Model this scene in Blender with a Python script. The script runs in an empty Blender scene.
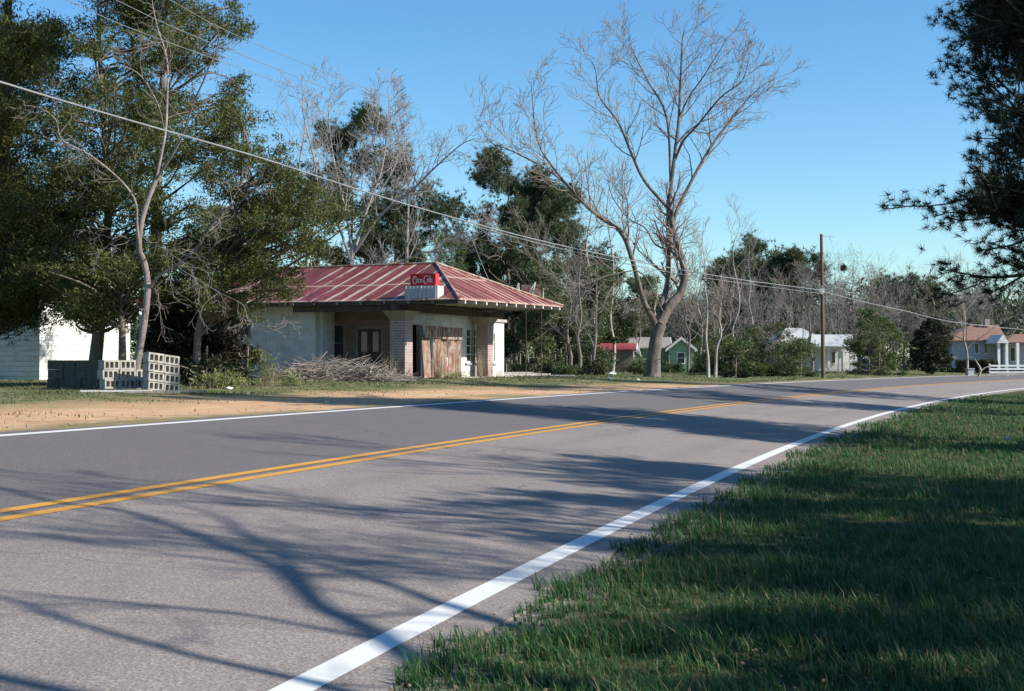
import bpy, math, random
import numpy as np
from mathutils import Vector, Matrix

C = bpy.context.scene.collection
R = math.radians
rng = np.random.default_rng(7)

# ------------------------------------------------------------------ camera model
F, YH, CX, CY, CAMZ = 1422.0, 364.5, 512.0, 345.5, 1.5
PITCH = math.atan2(YH - CY, F)

def at(px, py, Y):
    """world point at distance Y seen at picture position px, py (used to survey positions from the photo)"""
    u = (px - CX); v = -(py - CY)
    dy = F * math.cos(PITCH) - v * math.sin(PITCH)
    dz = F * math.sin(PITCH) + v * math.cos(PITCH)
    return np.array([u * Y / dy, Y, CAMZ + dz * Y / dy])

# ------------------------------------------------------------------ road: one long right-hand bend
PHI, D0, RR, HC, BANK = R(15.22), 5.931, 374.5, 1.016, 0.07
NV = np.array([-math.cos(PHI), math.sin(PHI)])
RC = NV * (D0 - RR)
A0 = math.atan2(NV[1], NV[0])

def roadd(x, y):
    return np.hypot(x - RC[0], y - RC[1]) - RR

def roads(x, y):
    a = np.arctan2(y - RC[1], x - RC[0])
    return (A0 - a) * RR

def roadpt(s, d):
    a = A0 - s / RR
    return RC[0] + (RR + d) * np.cos(a), RC[1] + (RR + d) * np.sin(a)

def hash2(ix, iy, seed):
    h = np.sin(ix * 127.1 + iy * 311.7 + seed * 74.7) * 43758.5453
    return h - np.floor(h)

def vnoise(x, y, seed=0):
    x = np.asarray(x, float); y = np.asarray(y, float)
    ix, iy = np.floor(x), np.floor(y); fx, fy = x - ix, y - iy
    fx = fx * fx * (3 - 2 * fx); fy = fy * fy * (3 - 2 * fy)
    a = hash2(ix, iy, seed); b = hash2(ix + 1, iy, seed); c = hash2(ix, iy + 1, seed); d = hash2(ix + 1, iy + 1, seed)
    return (a * (1 - fx) + b * fx) * (1 - fy) + (c * (1 - fx) + d * fx) * fy

def gz(x, y):
    x = np.asarray(x, float); y = np.asarray(y, float)
    d = roadd(x, y)
    zr = CAMZ - HC + BANK * np.clip(d, -4.05, 3.9)
    far = np.clip((d - 3.9) / 9.0, 0, 1); far = far * far * (3 - 2 * far)
    near = np.clip((-4.05 - d) / 4.0, 0, 1); near = near * near * (3 - 2 * near)
    zf = zr + far * (0.98 - (CAMZ - HC + BANK * 3.9))
    zn = zr - near * 0.10
    z = np.where(d > 0, zf, zn)
    off = np.clip((np.abs(d) - 4.0) / 2.0, 0, 1)
    z = z + off * (vnoise(x * .45, y * .45, 1) - .5) * .09 + off * (vnoise(x * .11, y * .11, 2) - .5) * .12
    z = z - 0.05 * np.clip((3.95 - np.abs(d + .05)) / .3, 0, 1)
    return z

# ------------------------------------------------------------------ mesh helpers
def np_mesh(name, V, faces, attrs=None, smooth=False, uv=None):
    me = bpy.data.meshes.new(name)
    V = np.ascontiguousarray(V, dtype=np.float32).reshape(-1, 3)
    loops = []; starts = []; tot = 0
    for f in faces:
        f = np.asarray(f, dtype=np.int32)
        if f.size == 0: continue
        k = f.shape[1]
        loops.append(f.reshape(-1)); starts.append(tot + np.arange(len(f), dtype=np.int32) * k); tot += f.size
    loops = np.concatenate(loops); starts = np.concatenate(starts)
    me.vertices.add(len(V)); me.vertices.foreach_set('co', V.reshape(-1))
    me.loops.add(len(loops)); me.loops.foreach_set('vertex_index', loops)
    me.polygons.add(len(starts)); me.polygons.foreach_set('loop_start', starts)
    me.polygons.foreach_set('use_smooth', np.full(len(starts), bool(smooth)))
    if uv is not None:
        l = me.uv_layers.new(name='UVMap')
        l.data.foreach_set('uv', np.asarray(uv, np.float32)[loops].reshape(-1))
    if attrs:
        for k, a in attrs.items():
            t = me.attributes.new(k, 'FLOAT', 'POINT'); t.data.foreach_set('value', np.asarray(a, np.float32))
    me.update(calc_edges=True)
    return me

class MB:
    def __init__(s): s.V = []; s.F3 = []; s.F4 = []; s.n = 0; s.FN = []
    def add(s, V, F):
        V = np.asarray(V, float).reshape(-1, 3); F = np.asarray(F, int)
        if F.shape[1] == 3: s.F3.append(F + s.n)
        elif F.shape[1] == 4: s.F4.append(F + s.n)
        else: s.FN.append(F + s.n)
        s.V.append(V); s.n += len(V)
    def box(s, o, ex, ey, ez):
        """box with corner o and edge vectors ex, ey, ez"""
        o, ex, ey, ez = [np.asarray(a, float) for a in (o, ex, ey, ez)]
        V = [o, o + ex, o + ex + ey, o + ey, o + ez, o + ex + ez, o + ex + ey + ez, o + ey + ez]
        F = [[0, 3, 2, 1], [4, 5, 6, 7], [0, 1, 5, 4], [1, 2, 6, 5], [2, 3, 7, 6], [3, 0, 4, 7]]
        if np.dot(np.cross(ex, ey), ez) < 0: F = [f[::-1] for f in F]
        s.add(V, F)
    def tube(s, pts, rad, sides=6):
        pts = np.asarray(pts, float); n = len(pts); rad = np.broadcast_to(np.asarray(rad, float), (n,))
        t = np.gradient(pts, axis=0); t /= np.linalg.norm(t, axis=1)[:, None] + 1e-9
        mt = t.mean(0); ref = np.array([0, 0, 1.0]) if abs(mt[2]) < .7 * np.linalg.norm(mt) else np.array([1.0, 0, 0])
        a = np.cross(t, ref); a /= np.linalg.norm(a, axis=1)[:, None] + 1e-9
        b = np.cross(t, a)
        an = np.arange(sides) * 2 * math.pi / sides
        V = pts[:, None] + rad[:, None, None] * (a[:, None] * np.cos(an)[None, :, None] + b[:, None] * np.sin(an)[None, :, None])
        V = V.reshape(-1, 3)
        i = np.arange(n - 1)[:, None] * sides; j = np.arange(sides)[None]; j2 = (j + 1) % sides
        Fq = np.stack([i + j, i + sides + j, i + sides + j2, i + j2], -1).reshape(-1, 4)
        s.add(V, Fq)
        if sides > 4:
            for k, rev in ((0, False), (n - 1, True)):
                c = np.arange(sides) + k * sides
                V2 = V[c]; m = V2.mean(0)
                F3 = [[sides, q, (q + 1) % sides] if not rev else [sides, (q + 1) % sides, q] for q in range(sides)]
                s.add(np.vstack([V2, m]), F3)
    def build(s, name, mat, parent=None, loc=None, smooth=False):
        V = np.vstack(s.V); faces = []
        if s.F3: faces.append(np.vstack(s.F3))
        if s.F4: faces.append(np.vstack(s.F4))
        for f in s.FN: faces.append(f)
        return link(name, V, faces, mat, parent, loc, smooth)

ROOT = {}
def link(name, V, faces, mat, parent=None, loc=None, smooth=False, attrs=None, uv=None):
    V = np.asarray(V, float).reshape(-1, 3)
    if parent is not None: base = np.array(ROOT[parent.name])
    elif loc is not None: base = np.asarray(loc, float)
    else: base = np.zeros(3)
    me = np_mesh(name, V - base, faces, attrs, smooth, uv)
    o = bpy.data.objects.new(name, me); C.objects.link(o)
    if mat is not None: me.materials.append(mat)
    if parent is not None: o.parent = parent; ROOT[o.name] = base
    else: o.location = base; ROOT[o.name] = base
    return o

def thing(name, label, cat, loc=(0, 0, 0), group=None, rot=None):
    o = bpy.data.objects.new(name, None); C.objects.link(o); o.empty_display_size = .2
    o.location = [float(a) for a in loc]; ROOT[o.name] = np.array([float(a) for a in loc])
    if rot is not None: o.rotation_euler = rot
    o['label'] = label; o['category'] = cat
    if group: o['group'] = group
    return o

def tag(o, label, cat, group=None, kind=None):
    o['label'] = label; o['category'] = cat
    if group: o['group'] = group
    if kind: o['kind'] = kind
    return o

def struct(o): o['kind'] = 'structure'; return o

# ------------------------------------------------------------------ materials
def new_mat(name):
    m = bpy.data.materials.new(name); m.use_nodes = True
    nt = m.node_tree; b = nt.nodes['Principled BSDF']
    return m, nt, b

def N(nt, t, **kw):
    n = nt.nodes.new(t)
    for k, v in kw.items():
        if k.startswith('in_'):
            key = k[3:]; key = int(key) if key.isdigit() else key.replace('_', ' ')
            n.inputs[key].default_value = v
        else: setattr(n, k, v)
    return n

def L(nt, a, b): nt.links.new(a, b)

def ramp(nt, fac, stops):
    r = nt.nodes.new('ShaderNodeValToRGB'); e = r.color_ramp.elements
    while len(e) < len(stops): e.new(.5)
    for q, (p, c) in zip(e, stops):
        q.position = p; q.color = (*c, 1) if len(c) == 3 else c
    L(nt, fac, r.inputs[0]); return r.outputs[0]

def pos(nt, scale=(1, 1, 1), rot=(0, 0, 0)):
    g = nt.nodes.new('ShaderNodeNewGeometry'); m = nt.nodes.new('ShaderNodeMapping')
    m.inputs['Scale'].default_value = scale; m.inputs['Rotation'].default_value = rot
    L(nt, g.outputs['Position'], m.inputs['Vector']); return m.outputs[0]

def noise(nt, vec, scale, detail=4, rough=.55):
    n = N(nt, 'ShaderNodeTexNoise'); n.inputs['Scale'].default_value = scale
    n.inputs['Detail'].default_value = detail; n.inputs['Roughness'].default_value = rough
    if vec is not None: L(nt, vec, n.inputs['Vector'])
    return n.outputs['Fac']

def mixc(nt, fac, a, b, mode='MIX'):
    m = nt.nodes.new('ShaderNodeMix'); m.data_type = 'RGBA'; m.blend_type = mode
    for s, v in ((m.inputs['Factor'], fac), (m.inputs['A'], a), (m.inputs['B'], b)):
        if hasattr(v, 'links') or hasattr(v, 'is_linked'): L(nt, v, s)
        elif isinstance(v, (int, float)): s.default_value = v
        else: s.default_value = (*v, 1) if len(v) == 3 else v
    # pick the colour sockets
    return [o for o in m.outputs if o.type == 'RGBA'][0]

def mixsock(nt, fac, a, b, mode='MIX'):
    m = nt.nodes.new('ShaderNodeMix'); m.data_type = 'RGBA'; m.blend_type = mode
    ins = {}
    for s in m.inputs:
        if s.name == 'Factor' and s.type == 'VALUE': ins.setdefault('f', s)
        if s.type == 'RGBA': ins[s.name] = s
    for s, v in ((ins['f'], fac), (ins['A'], a), (ins['B'], b)):
        if isinstance(v, bpy.types.NodeSocket): L(nt, v, s)
        elif isinstance(v, (int, float)): s.default_value = v
        else: s.default_value = (*v, 1)
    return [o for o in m.outputs if o.type == 'RGBA'][0]
mixc = mixsock

def math_(nt, op, a, b=None, c=None, clamp=False):
    m = nt.nodes.new('ShaderNodeMath'); m.operation = op; m.use_clamp = clamp
    for i, v in enumerate((a, b, c)):
        if v is None: continue
        if isinstance(v, bpy.types.NodeSocket): L(nt, v, m.inputs[i])
        else: m.inputs[i].default_value = v
    return m.outputs[0]

def bump(nt, b, h, strength=.4, dist=.02):
    n = nt.nodes.new('ShaderNodeBump'); n.inputs['Strength'].default_value = strength; n.inputs['Distance'].default_value = dist
    L(nt, h, n.inputs['Height']); L(nt, n.outputs[0], b.inputs['Normal'])

def simple(name, c1, c2, scale=3, rough=.85, bs=.3, bd=.02, detail=6, stretch=(1, 1, 1)):
    m, nt, b = new_mat(name); v = pos(nt, stretch)
    n = noise(nt, v, scale, detail, .65)
    L(nt, ramp(nt, n, [(.3, c1), (.7, c2)]), b.inputs['Base Color'])
    b.inputs['Roughness'].default_value = rough
    bump(nt, b, noise(nt, v, scale * 6, 4), bs, bd)
    return m

def leafmat(name, dark, light, trans=.25, scale=.8, tint=None):
    m, nt, b = new_mat(name)
    g = nt.nodes.new('ShaderNodeNewGeometry')
    n = noise(nt, pos(nt), scale, 2)
    f = math_(nt, 'ADD', math_(nt, 'MULTIPLY', n, .9), math_(nt, 'MULTIPLY', g.outputs['Random Per Island'], .5))
    col = ramp(nt, f, [(.35, dark), (.95, light)])
    if tint: col = mixc(nt, ramp(nt, g.outputs['Random Per Island'], [(.9, (0, 0, 0)), (.93, (1, 1, 1))]), col, tint)
    L(nt, col, b.inputs['Base Color']); b.inputs['Roughness'].default_value = .55
    b.inputs['Specular IOR Level'].default_value = .25
    tr = nt.nodes.new('ShaderNodeBsdfTranslucent'); L(nt, mixc(nt, .35, col, (light[0] * 1.5, light[1] * 1.6, light[2])), tr.inputs[0])
    mx = nt.nodes.new('ShaderNodeMixShader'); mx.inputs[0].default_value = trans
    L(nt, b.outputs[0], mx.inputs[1]); L(nt, tr.outputs[0], mx.inputs[2])
    L(nt, mx.outputs[0], nt.nodes['Material Output'].inputs['Surface'])
    return m

M = {}
M['cedar'] = leafmat('cedar_foliage', (.016, .023, .008), (.125, .145, .045), .25, 1.1)
M['pine'] = leafmat('pine_needles', (.028, .044, .026), (.095, .120, .062), .3, .6)
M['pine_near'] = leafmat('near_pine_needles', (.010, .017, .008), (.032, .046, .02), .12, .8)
M['ever'] = leafmat('evergreen_leaves', (.030, .046, .022), (.110, .138, .062), .28, .45)
M['fresh'] = leafmat('spring_leaves', (.035, .060, .02), (.105, .145, .052), .3, .8)
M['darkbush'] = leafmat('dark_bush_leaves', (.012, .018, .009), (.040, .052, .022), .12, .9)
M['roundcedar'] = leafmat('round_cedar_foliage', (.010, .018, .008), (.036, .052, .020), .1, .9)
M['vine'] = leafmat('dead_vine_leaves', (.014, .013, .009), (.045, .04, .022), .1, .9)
M['grass'] = leafmat('verge_grass_blades', (.011, .038, .014), (.055, .140, .045), .34, 1.0, (.20, .19, .09))
M['drygrass'] = leafmat('roadside_grass_blades', (.07, .075, .035), (.19, .17, .09), .3, .6, (.28, .22, .12))
M['weed'] = leafmat('weed_leaves', (.09, .13, .04), (.20, .25, .08), .35, 1.5, (.4, .33, .18))
M['bark_pale'] = simple('pale_bark', (.20, .17, .15), (.42, .38, .34), 5, .9, .5, .02, stretch=(1, 1, .35))
M['bark'] = simple('grey_brown_bark', (.09, .07, .06), (.22, .18, .15), 6, .95, .8, .03, stretch=(1, 1, .3))
M['bark_dark'] = simple('dark_bark', (.04, .03, .025), (.10, .08, .065), 6, .95, .8, .03, stretch=(1, 1, .3))
M['twig'] = simple('bare_twigs', (.15, .12, .105), (.30, .26, .23), 2, .9, .1, .01)
M['twig_dark'] = simple('dark_grey_bare_twigs', (.115, .105, .10), (.21, .195, .19), 2, .9, .1, .01)  # darker, greyer twig colour
M['hero_bark'] = simple('big_tree_bark', (.05, .042, .036), (.22, .185, .16), 4, .95, 1.0, .06, stretch=(1, 1, .35))

# sycamore-like pale limbs of the big tree
def road_mat():
    m, nt, b = new_mat('asphalt'); p = pos(nt)
    at_ = nt.nodes.new('ShaderNodeAttribute'); at_.attribute_name = 'd'
    big = noise(nt, p, .35, 4, .65); fine = noise(nt, p, 55, 3, .7); mid = noise(nt, p, 6, 4, .6)
    agg = nt.nodes.new('ShaderNodeTexVoronoi'); agg.inputs['Scale'].default_value = 60; L(nt, p, agg.inputs['Vector'])
    c = ramp(nt, fine, [(.3, (.118, .106, .098)), (.7, (.278, .252, .233))])
    stone = ramp(nt, agg.outputs['Color'], [(.72, (0, 0, 0)), (.82, (1, 1, 1))])
    c = mixc(nt, math_(nt, 'MULTIPLY', stone, .5), c, (.34, .30, .285))
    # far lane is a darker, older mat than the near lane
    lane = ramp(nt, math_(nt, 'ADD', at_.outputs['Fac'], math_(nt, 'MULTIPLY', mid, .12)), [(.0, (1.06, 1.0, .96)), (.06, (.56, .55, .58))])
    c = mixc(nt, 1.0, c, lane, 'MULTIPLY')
    c = mixc(nt, math_(nt, 'MULTIPLY', ramp(nt, big, [(.4, (0, 0, 0)), (.65, (1, 1, 1))]), .3), c, (.12, .108, .105))
    # wheel paths, a little polished and darker
    aa = math_(nt, 'ABSOLUTE', at_.outputs['Fac'])
    w1 = math_(nt, 'SUBTRACT', 1, math_(nt, 'MULTIPLY', math_(nt, 'ABSOLUTE', math_(nt, 'SUBTRACT', aa, .95)), 3), clamp=True)
    w2 = math_(nt, 'SUBTRACT', 1, math_(nt, 'MULTIPLY', math_(nt, 'ABSOLUTE', math_(nt, 'SUBTRACT', aa, 2.65)), 3), clamp=True)
    c = mixc(nt, math_(nt, 'MULTIPLY', math_(nt, 'ADD', w1, w2), math_(nt, 'MULTIPLY', mid, .45)), c, (.10, .09, .088))
    # fine cracks, darker where sealed, and oil marks along the middle of the lanes
    wp = nt.nodes.new('ShaderNodeVectorMath'); wp.operation = 'ADD'; nz = N(nt, 'ShaderNodeTexNoise'); nz.inputs['Scale'].default_value = 1.6; L(nt, p, nz.inputs['Vector'])
    vs = nt.nodes.new('ShaderNodeVectorMath'); vs.operation = 'SCALE'; vs.inputs[3].default_value = .9; L(nt, nz.outputs['Color'], vs.inputs[0]); L(nt, p, wp.inputs[0]); L(nt, vs.outputs[0], wp.inputs[1])
    vo = nt.nodes.new('ShaderNodeTexVoronoi'); vo.feature = 'DISTANCE_TO_EDGE'; vo.inputs['Scale'].default_value = .42; L(nt, wp.outputs[0], vo.inputs['Vector'])
    crk = math_(nt, 'MULTIPLY', math_(nt, 'LESS_THAN', vo.outputs['Distance'], .006), ramp(nt, big, [(.5, (0, 0, 0)), (.6, (1, 1, 1))]))
    c = mixc(nt, math_(nt, 'MULTIPLY', crk, .55), c, (.05, .045, .045))
    oil = math_(nt, 'SUBTRACT', 1, math_(nt, 'MULTIPLY', math_(nt, 'ABSOLUTE', math_(nt, 'SUBTRACT', aa, 1.8)), 1.8), clamp=True)
    c = mixc(nt, math_(nt, 'MULTIPLY', math_(nt, 'MULTIPLY', oil, ramp(nt, noise(nt, p, 2.2, 4, .7), [(.5, (0, 0, 0)), (.72, (1, 1, 1))])), .45), c, (.07, .062, .06))
    L(nt, c, b.inputs['Base Color']); b.inputs['Roughness'].default_value = .8
    bump(nt, b, math_(nt, 'ADD', fine, agg.outputs['Distance']), .5, .006)
    return m

def paint_mat(name, col, wear=.42):
    m, nt, b = new_mat(name); p = pos(nt)
    n = noise(nt, p, 26, 6, .8); n2 = noise(nt, p, .9, 4, .6)
    f = math_(nt, 'ADD', n, math_(nt, 'MULTIPLY', n2, .35))
    c = ramp(nt, f, [(wear, (.20, .175, .16)), (wear + .12, col)])
    c = mixc(nt, math_(nt, 'MULTIPLY', noise(nt, p, 4, 3), .3), c, tuple(a * .7 for a in col))
    L(nt, c, b.inputs['Base Color']); b.inputs['Roughness'].default_value = .6
    return m

def ground_mat():
    m, nt, b = new_mat('ground'); p = pos(nt)
    a = nt.nodes.new('ShaderNodeAttribute'); a.attribute_name = 'd'; d = a.outputs['Fac']
    big = noise(nt, p, .25, 4, .6); mid = noise(nt, p, 1.4, 5, .65); fine = noise(nt, p, 14, 5, .7)
    sand = ramp(nt, mid, [(.3, (.40, .20, .095)), (.7, (.62, .43, .26))])
    sand = mixc(nt, .25, sand, ramp(nt, fine, [(.3, (.28, .14, .07)), (.7, (.68, .52, .36))]))
    dirt = ramp(nt, fine, [(.3, (.13, .10, .06)), (.7, (.30, .25, .15))])
    grass = ramp(nt, fine, [(.3, (.05, .075, .025)), (.7, (.15, .17, .065))])
    mix = mixc(nt, ramp(nt, mid, [(.36, (0, 0, 0)), (.52, (1, 1, 1))]), dirt, grass)
    # sand strip next to the far lane
    dd = math_(nt, 'ADD', d, math_(nt, 'MULTIPLY', math_(nt, 'SUBTRACT', big, .5), 5))
    dd = math_(nt, 'ADD', dd, math_(nt, 'MULTIPLY', math_(nt, 'SUBTRACT', mid, .5), 2.5))
    sp_ = nt.nodes.new('ShaderNodeSeparateXYZ'); L(nt, p, sp_.inputs[0])
    dist_ = math_(nt, 'MULTIPLY', math_(nt, 'SUBTRACT', sp_.outputs[1], 34), .035, clamp=True)
    dd = math_(nt, 'ADD', dd, math_(nt, 'MULTIPLY', dist_, math_(nt, 'SUBTRACT', 5.5, math_(nt, 'MULTIPLY', mid, 2))))
    f = ramp(nt, math_(nt, 'DIVIDE', dd, 20), [(.19, (.25, .25, .25)), (.24, (1, 1, 1)), (.33, (1, 1, 1)), (.47, (0, 0, 0))])
    far = mixc(nt, f, mix, sand)
    nearc = ramp(nt, fine, [(.3, (.03, .035, .014)), (.7, (.08, .085, .035))])
    grav = ramp(nt, noise(nt, p, 40, 3), [(.35, (.10, .09, .075)), (.7, (.33, .30, .25))])
    ed = math_(nt, 'ADD', d, math_(nt, 'MULTIPLY', math_(nt, 'SUBTRACT', mid, .5), .5))
    nearc = mixc(nt, ramp(nt, math_(nt, 'ADD', math_(nt, 'DIVIDE', ed, 10), 1), [(.570, (0, 0, 0)), (.59, (1, 1, 1))]), nearc, grav)
    c = mixc(nt, math_(nt, 'GREATER_THAN', d, 0), nearc, far)
    L(nt, c, b.inputs['Base Color']); b.inputs['Roughness'].default_value = .95
    b.inputs['Specular IOR Level'].default_value = .15
    bump(nt, b, math_(nt, 'ADD', fine, mid), .7, .05)
    return m

# ------------------------------------------------------------------ ground and road
def build_ground():
    xs = np.concatenate([-np.geomspace(900, 42, 26), np.arange(-40, 40.1, .5), np.geomspace(42, 900, 26)])
    ys = np.concatenate([-np.geomspace(300, 12, 14), np.arange(-10, 70, .5), np.geomspace(70.5, 1500, 60)])
    X, Y = np.meshgrid(xs, ys); Z = gz(X, Y)
    V = np.stack([X, Y, Z], -1).reshape(-1, 3)
    nx = len(xs); i = np.arange(len(ys) - 1)[:, None]; j = np.arange(nx - 1)[None]
    Fq = np.stack([i * nx + j, i * nx + j + 1, (i + 1) * nx + j + 1, (i + 1) * nx + j], -1).reshape(-1, 4)
    o = link('ground', V, [Fq], ground_mat(), smooth=True, attrs={'d': roadd(V[:, 0], V[:, 1])}); struct(o)

def strip(name, d0, d1, dz, mat, s0=-60, s1=330, ds=1.0, nd=2, dash=None, jitter=0):
    s = np.arange(s0, s1 + ds, ds); dd = np.linspace(d0, d1, nd)
    S, Dd = np.meshgrid(s, dd, indexing='ij')
    if jitter:
        Dd = Dd + 0.0
        Dd[:, 0] += (vnoise(s * 1.3, s * 0, 5) - .5) * jitter
        Dd[:, -1] += (vnoise(s * 1.3, s * 0, 6) - .5) * jitter
    X, Y = roadpt(S, Dd); Z = CAMZ - HC + BANK * Dd + dz
    V = np.stack([X, Y, Z], -1).reshape(-1, 3)
    i = np.arange(len(s) - 1)[:, None]; j = np.arange(nd - 1)[None]
    Fq = np.stack([i * nd + j, i * nd + j + 1, (i + 1) * nd + j + 1, (i + 1) * nd + j], -1).reshape(-1, 4)
    return V, Fq, Dd.reshape(-1)

build_ground()
V, Fq, Dd = strip('road', -3.96, 3.85, 0, None, nd=9, ds=.35, jitter=.16)
n0 = len(V)   # give the pavement a thickness: skirt along both edges
nd = 9; m = n0 // nd
low = V.copy(); low[:, 2] -= .08
i = np.arange(m - 1)
sk1 = np.stack([i * nd, (i + 1) * nd, (i + 1) * nd + n0, i * nd + n0], -1)
sk2 = np.stack([i * nd + nd - 1, i * nd + nd - 1 + n0, (i + 1) * nd + nd - 1 + n0, (i + 1) * nd + nd - 1], -1)
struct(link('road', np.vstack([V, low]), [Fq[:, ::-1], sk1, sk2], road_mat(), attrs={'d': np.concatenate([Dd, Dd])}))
white = paint_mat('white_road_paint', (.62, .62, .60), .44); yellow = paint_mat('yellow_road_paint', (.56, .27, .03), .50)
for nm, a, b_, mt in (('road_edge_line', 3.53, 3.66, white), ('road_edge_line', -3.69, -3.54, white),
                      ('road_centre_line', .06, .17, yellow), ('road_centre_line', -.17, -.06, yellow)):
    V, Fq, Dd = strip(nm, a, b_, .004, mt)
    struct(link(nm, V, [Fq[:, ::-1]], mt))

# ------------------------------------------------------------------ light, sky, camera
SUN_EL, SUN_A = R(34), R(15)          # sun is to the right and a little behind the camera
SUND = np.array([math.cos(SUN_A) * math.cos(SUN_EL), -math.sin(SUN_A) * math.cos(SUN_EL), math.sin(SUN_EL)])
w = bpy.data.worlds.new('World'); bpy.context.scene.world = w; w.use_nodes = True
nt = w.node_tree; bg = nt.nodes['Background']; sky = nt.nodes.new('ShaderNodeTexSky')
sky.sky_type = 'NISHITA'; sky.sun_disc = False; sky.sun_elevation = SUN_EL; sky.sun_rotation = R(90) + SUN_A
sky.air_density = 1.0; sky.dust_density = .3; sky.ozone_density = 1.2; sky.altitude = 50
hs = nt.nodes.new('ShaderNodeHueSaturation'); hs.inputs['Saturation'].default_value = 1.28; L(nt, sky.outputs[0], hs.inputs['Color'])
tn = nt.nodes.new('ShaderNodeMix'); tn.data_type = 'RGBA'; tn.blend_type = 'MULTIPLY'; tn.inputs[0].default_value = 1.0
L(nt, hs.outputs[0], [q for q in tn.inputs if q.name == 'A' and q.type == 'RGBA'][0]); [q for q in tn.inputs if q.name == 'B' and q.type == 'RGBA'][0].default_value = (.86, 1.08, 1.20, 1)
L(nt, [q for q in tn.outputs if q.type == 'RGBA'][0], bg.inputs[0]); bg.inputs[1].default_value = .088
sl = bpy.data.lights.new('sun', 'SUN'); sl.energy = 5.0; sl.angle = R(.55); sl.color = (1, .94, .83)
so = bpy.data.objects.new('sun', sl); C.objects.link(so)
so.rotation_euler = Vector(SUND).to_track_quat('Z', 'Y').to_euler(); so.location = (30, -10, 40)
cam = bpy.data.cameras.new('camera'); co = bpy.data.objects.new('camera', cam); C.objects.link(co)
cam.lens = F * 36 / 1024; cam.sensor_width = 36; cam.clip_end = 4000; cam.clip_start = .05
co.location = (0, 0, CAMZ); co.rotation_euler = (R(90) + PITCH, 0, 0)
sc = bpy.context.scene; sc.camera = co
sc.view_settings.view_transform = 'Standard'; sc.view_settings.look = 'None'; sc.view_settings.exposure = 0.75; sc.view_settings.gamma = 1
sc.cycles.max_bounces = 6; sc.cycles.transparent_max_bounces = 8

# ------------------------------------------------------------------ tree machinery
def unit(v):
    v = np.asarray(v, float); return v / (np.linalg.norm(v, axis=-1, keepdims=True) + 1e-9)

def rand_dir(r, n):
    v = r.normal(size=(n, 3)); return unit(v)

def grow(r, p, d, length, rad, level, maxlevel, out, up=.25, wander=.28, nseg=5, kids=(4, 3, 3), spread=.75, rmin=.004, shrink=(.45, .7)):
    """grows one limb as a polyline and its side branches; out collects (points, radii)"""
    pts = [np.array(p, float)]; d = unit(d); step = length / nseg
    for k in range(nseg):
        d = unit(d + r.normal(size=3) * wander * .5 + np.array([0, 0, up * .35]))
        pts.append(pts[-1] + d * step)
    pts = np.array(pts); rr = np.maximum(np.linspace(rad, max(rad * .35, rmin), nseg + 1), rmin)
    out.append((pts, rr, level))
    if level < maxlevel:
        n = kids[min(level, len(kids) - 1)]
        for k in range(n):
            t = .25 + .75 * (k + r.random()) / n
            x = t * nseg; i = min(int(x), nseg - 1); q = pts[i] + (pts[i + 1] - pts[i]) * (x - i)
            dd = unit(pts[i + 1] - pts[i]); s = rand_dir(r, 1)[0]; s = unit(s - dd * np.dot(s, dd))
            nd_ = dd * (1 - .35 * spread) + s * spread
            grow(r, q, nd_, length * r.uniform(*shrink) * (1.1 - .35 * t), max(rr[i] * .55, rmin), level + 1, maxlevel, out, up, wander, max(3, nseg - 1), kids, spread, rmin, shrink)

def limb_side(r, pts, rads, out, n, length, level=1, maxlevel=3, t0=.25, up=.3, spread=.8, kids=(4, 4, 3), rmin=.005, wander=.28):
    pts = np.asarray(pts); seg = np.linalg.norm(np.diff(pts, axis=0), axis=1); cum = np.r_[0, np.cumsum(seg)]; T = cum[-1]
    for k in range(n):
        t = t0 + (1 - t0) * (k + r.random()) / n; x = t * T; i = min(np.searchsorted(cum, x) - 1, len(seg) - 1); i = max(i, 0)
        f = (x - cum[i]) / seg[i]; q = pts[i] * (1 - f) + pts[i + 1] * f; rr = rads[i] * (1 - f) + rads[i + 1] * f
        dd = unit(pts[i + 1] - pts[i]); s = rand_dir(r, 1)[0]; s = unit(s - dd * np.dot(s, dd))
        grow(r, q, dd * .8 + s * spread, length * (1.15 - .6 * t) * r.uniform(.7, 1.2), max(rr * .5, rmin), level, maxlevel, out, up, wander, 5, kids, .75, rmin)

def tubes(mb, out, sides=(8, 5, 4, 3, 3)):
    for pts, rr, lv in out: mb.tube(pts, rr, sides[min(lv, len(sides) - 1)])

def blades(cent, dirs, length, width, r, bend=0):
    """thin triangles with base at cent, one island each"""
    n = len(cent); side = unit(np.cross(dirs, rand_dir(r, n)))
    length = np.broadcast_to(length, (n,))[:, None]; width = np.broadcast_to(width, (n,))[:, None]
    a = cent - side * width * .5; b = cent + side * width * .5; c = cent + dirs * length
    V = np.stack([a, b, c], 1).reshape(-1, 3); Ft = np.arange(3 * n).reshape(-1, 3)
    return V, Ft

def leaves(cent, r, size, aspect=.5, dirs=None):
    """lozenge leaves, one island each"""
    n = len(cent); d = rand_dir(r, n) if dirs is None else dirs
    side = unit(np.cross(d, rand_dir(r, n))); size = np.broadcast_to(size, (n,))[:, None]
    V = np.stack([cent - d * size * .5, cent + side * size * aspect * .5, cent + d * size * .5, cent - side * size * aspect * .5], 1).reshape(-1, 3)
    return V, np.arange(4 * n).reshape(-1, 4)

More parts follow.
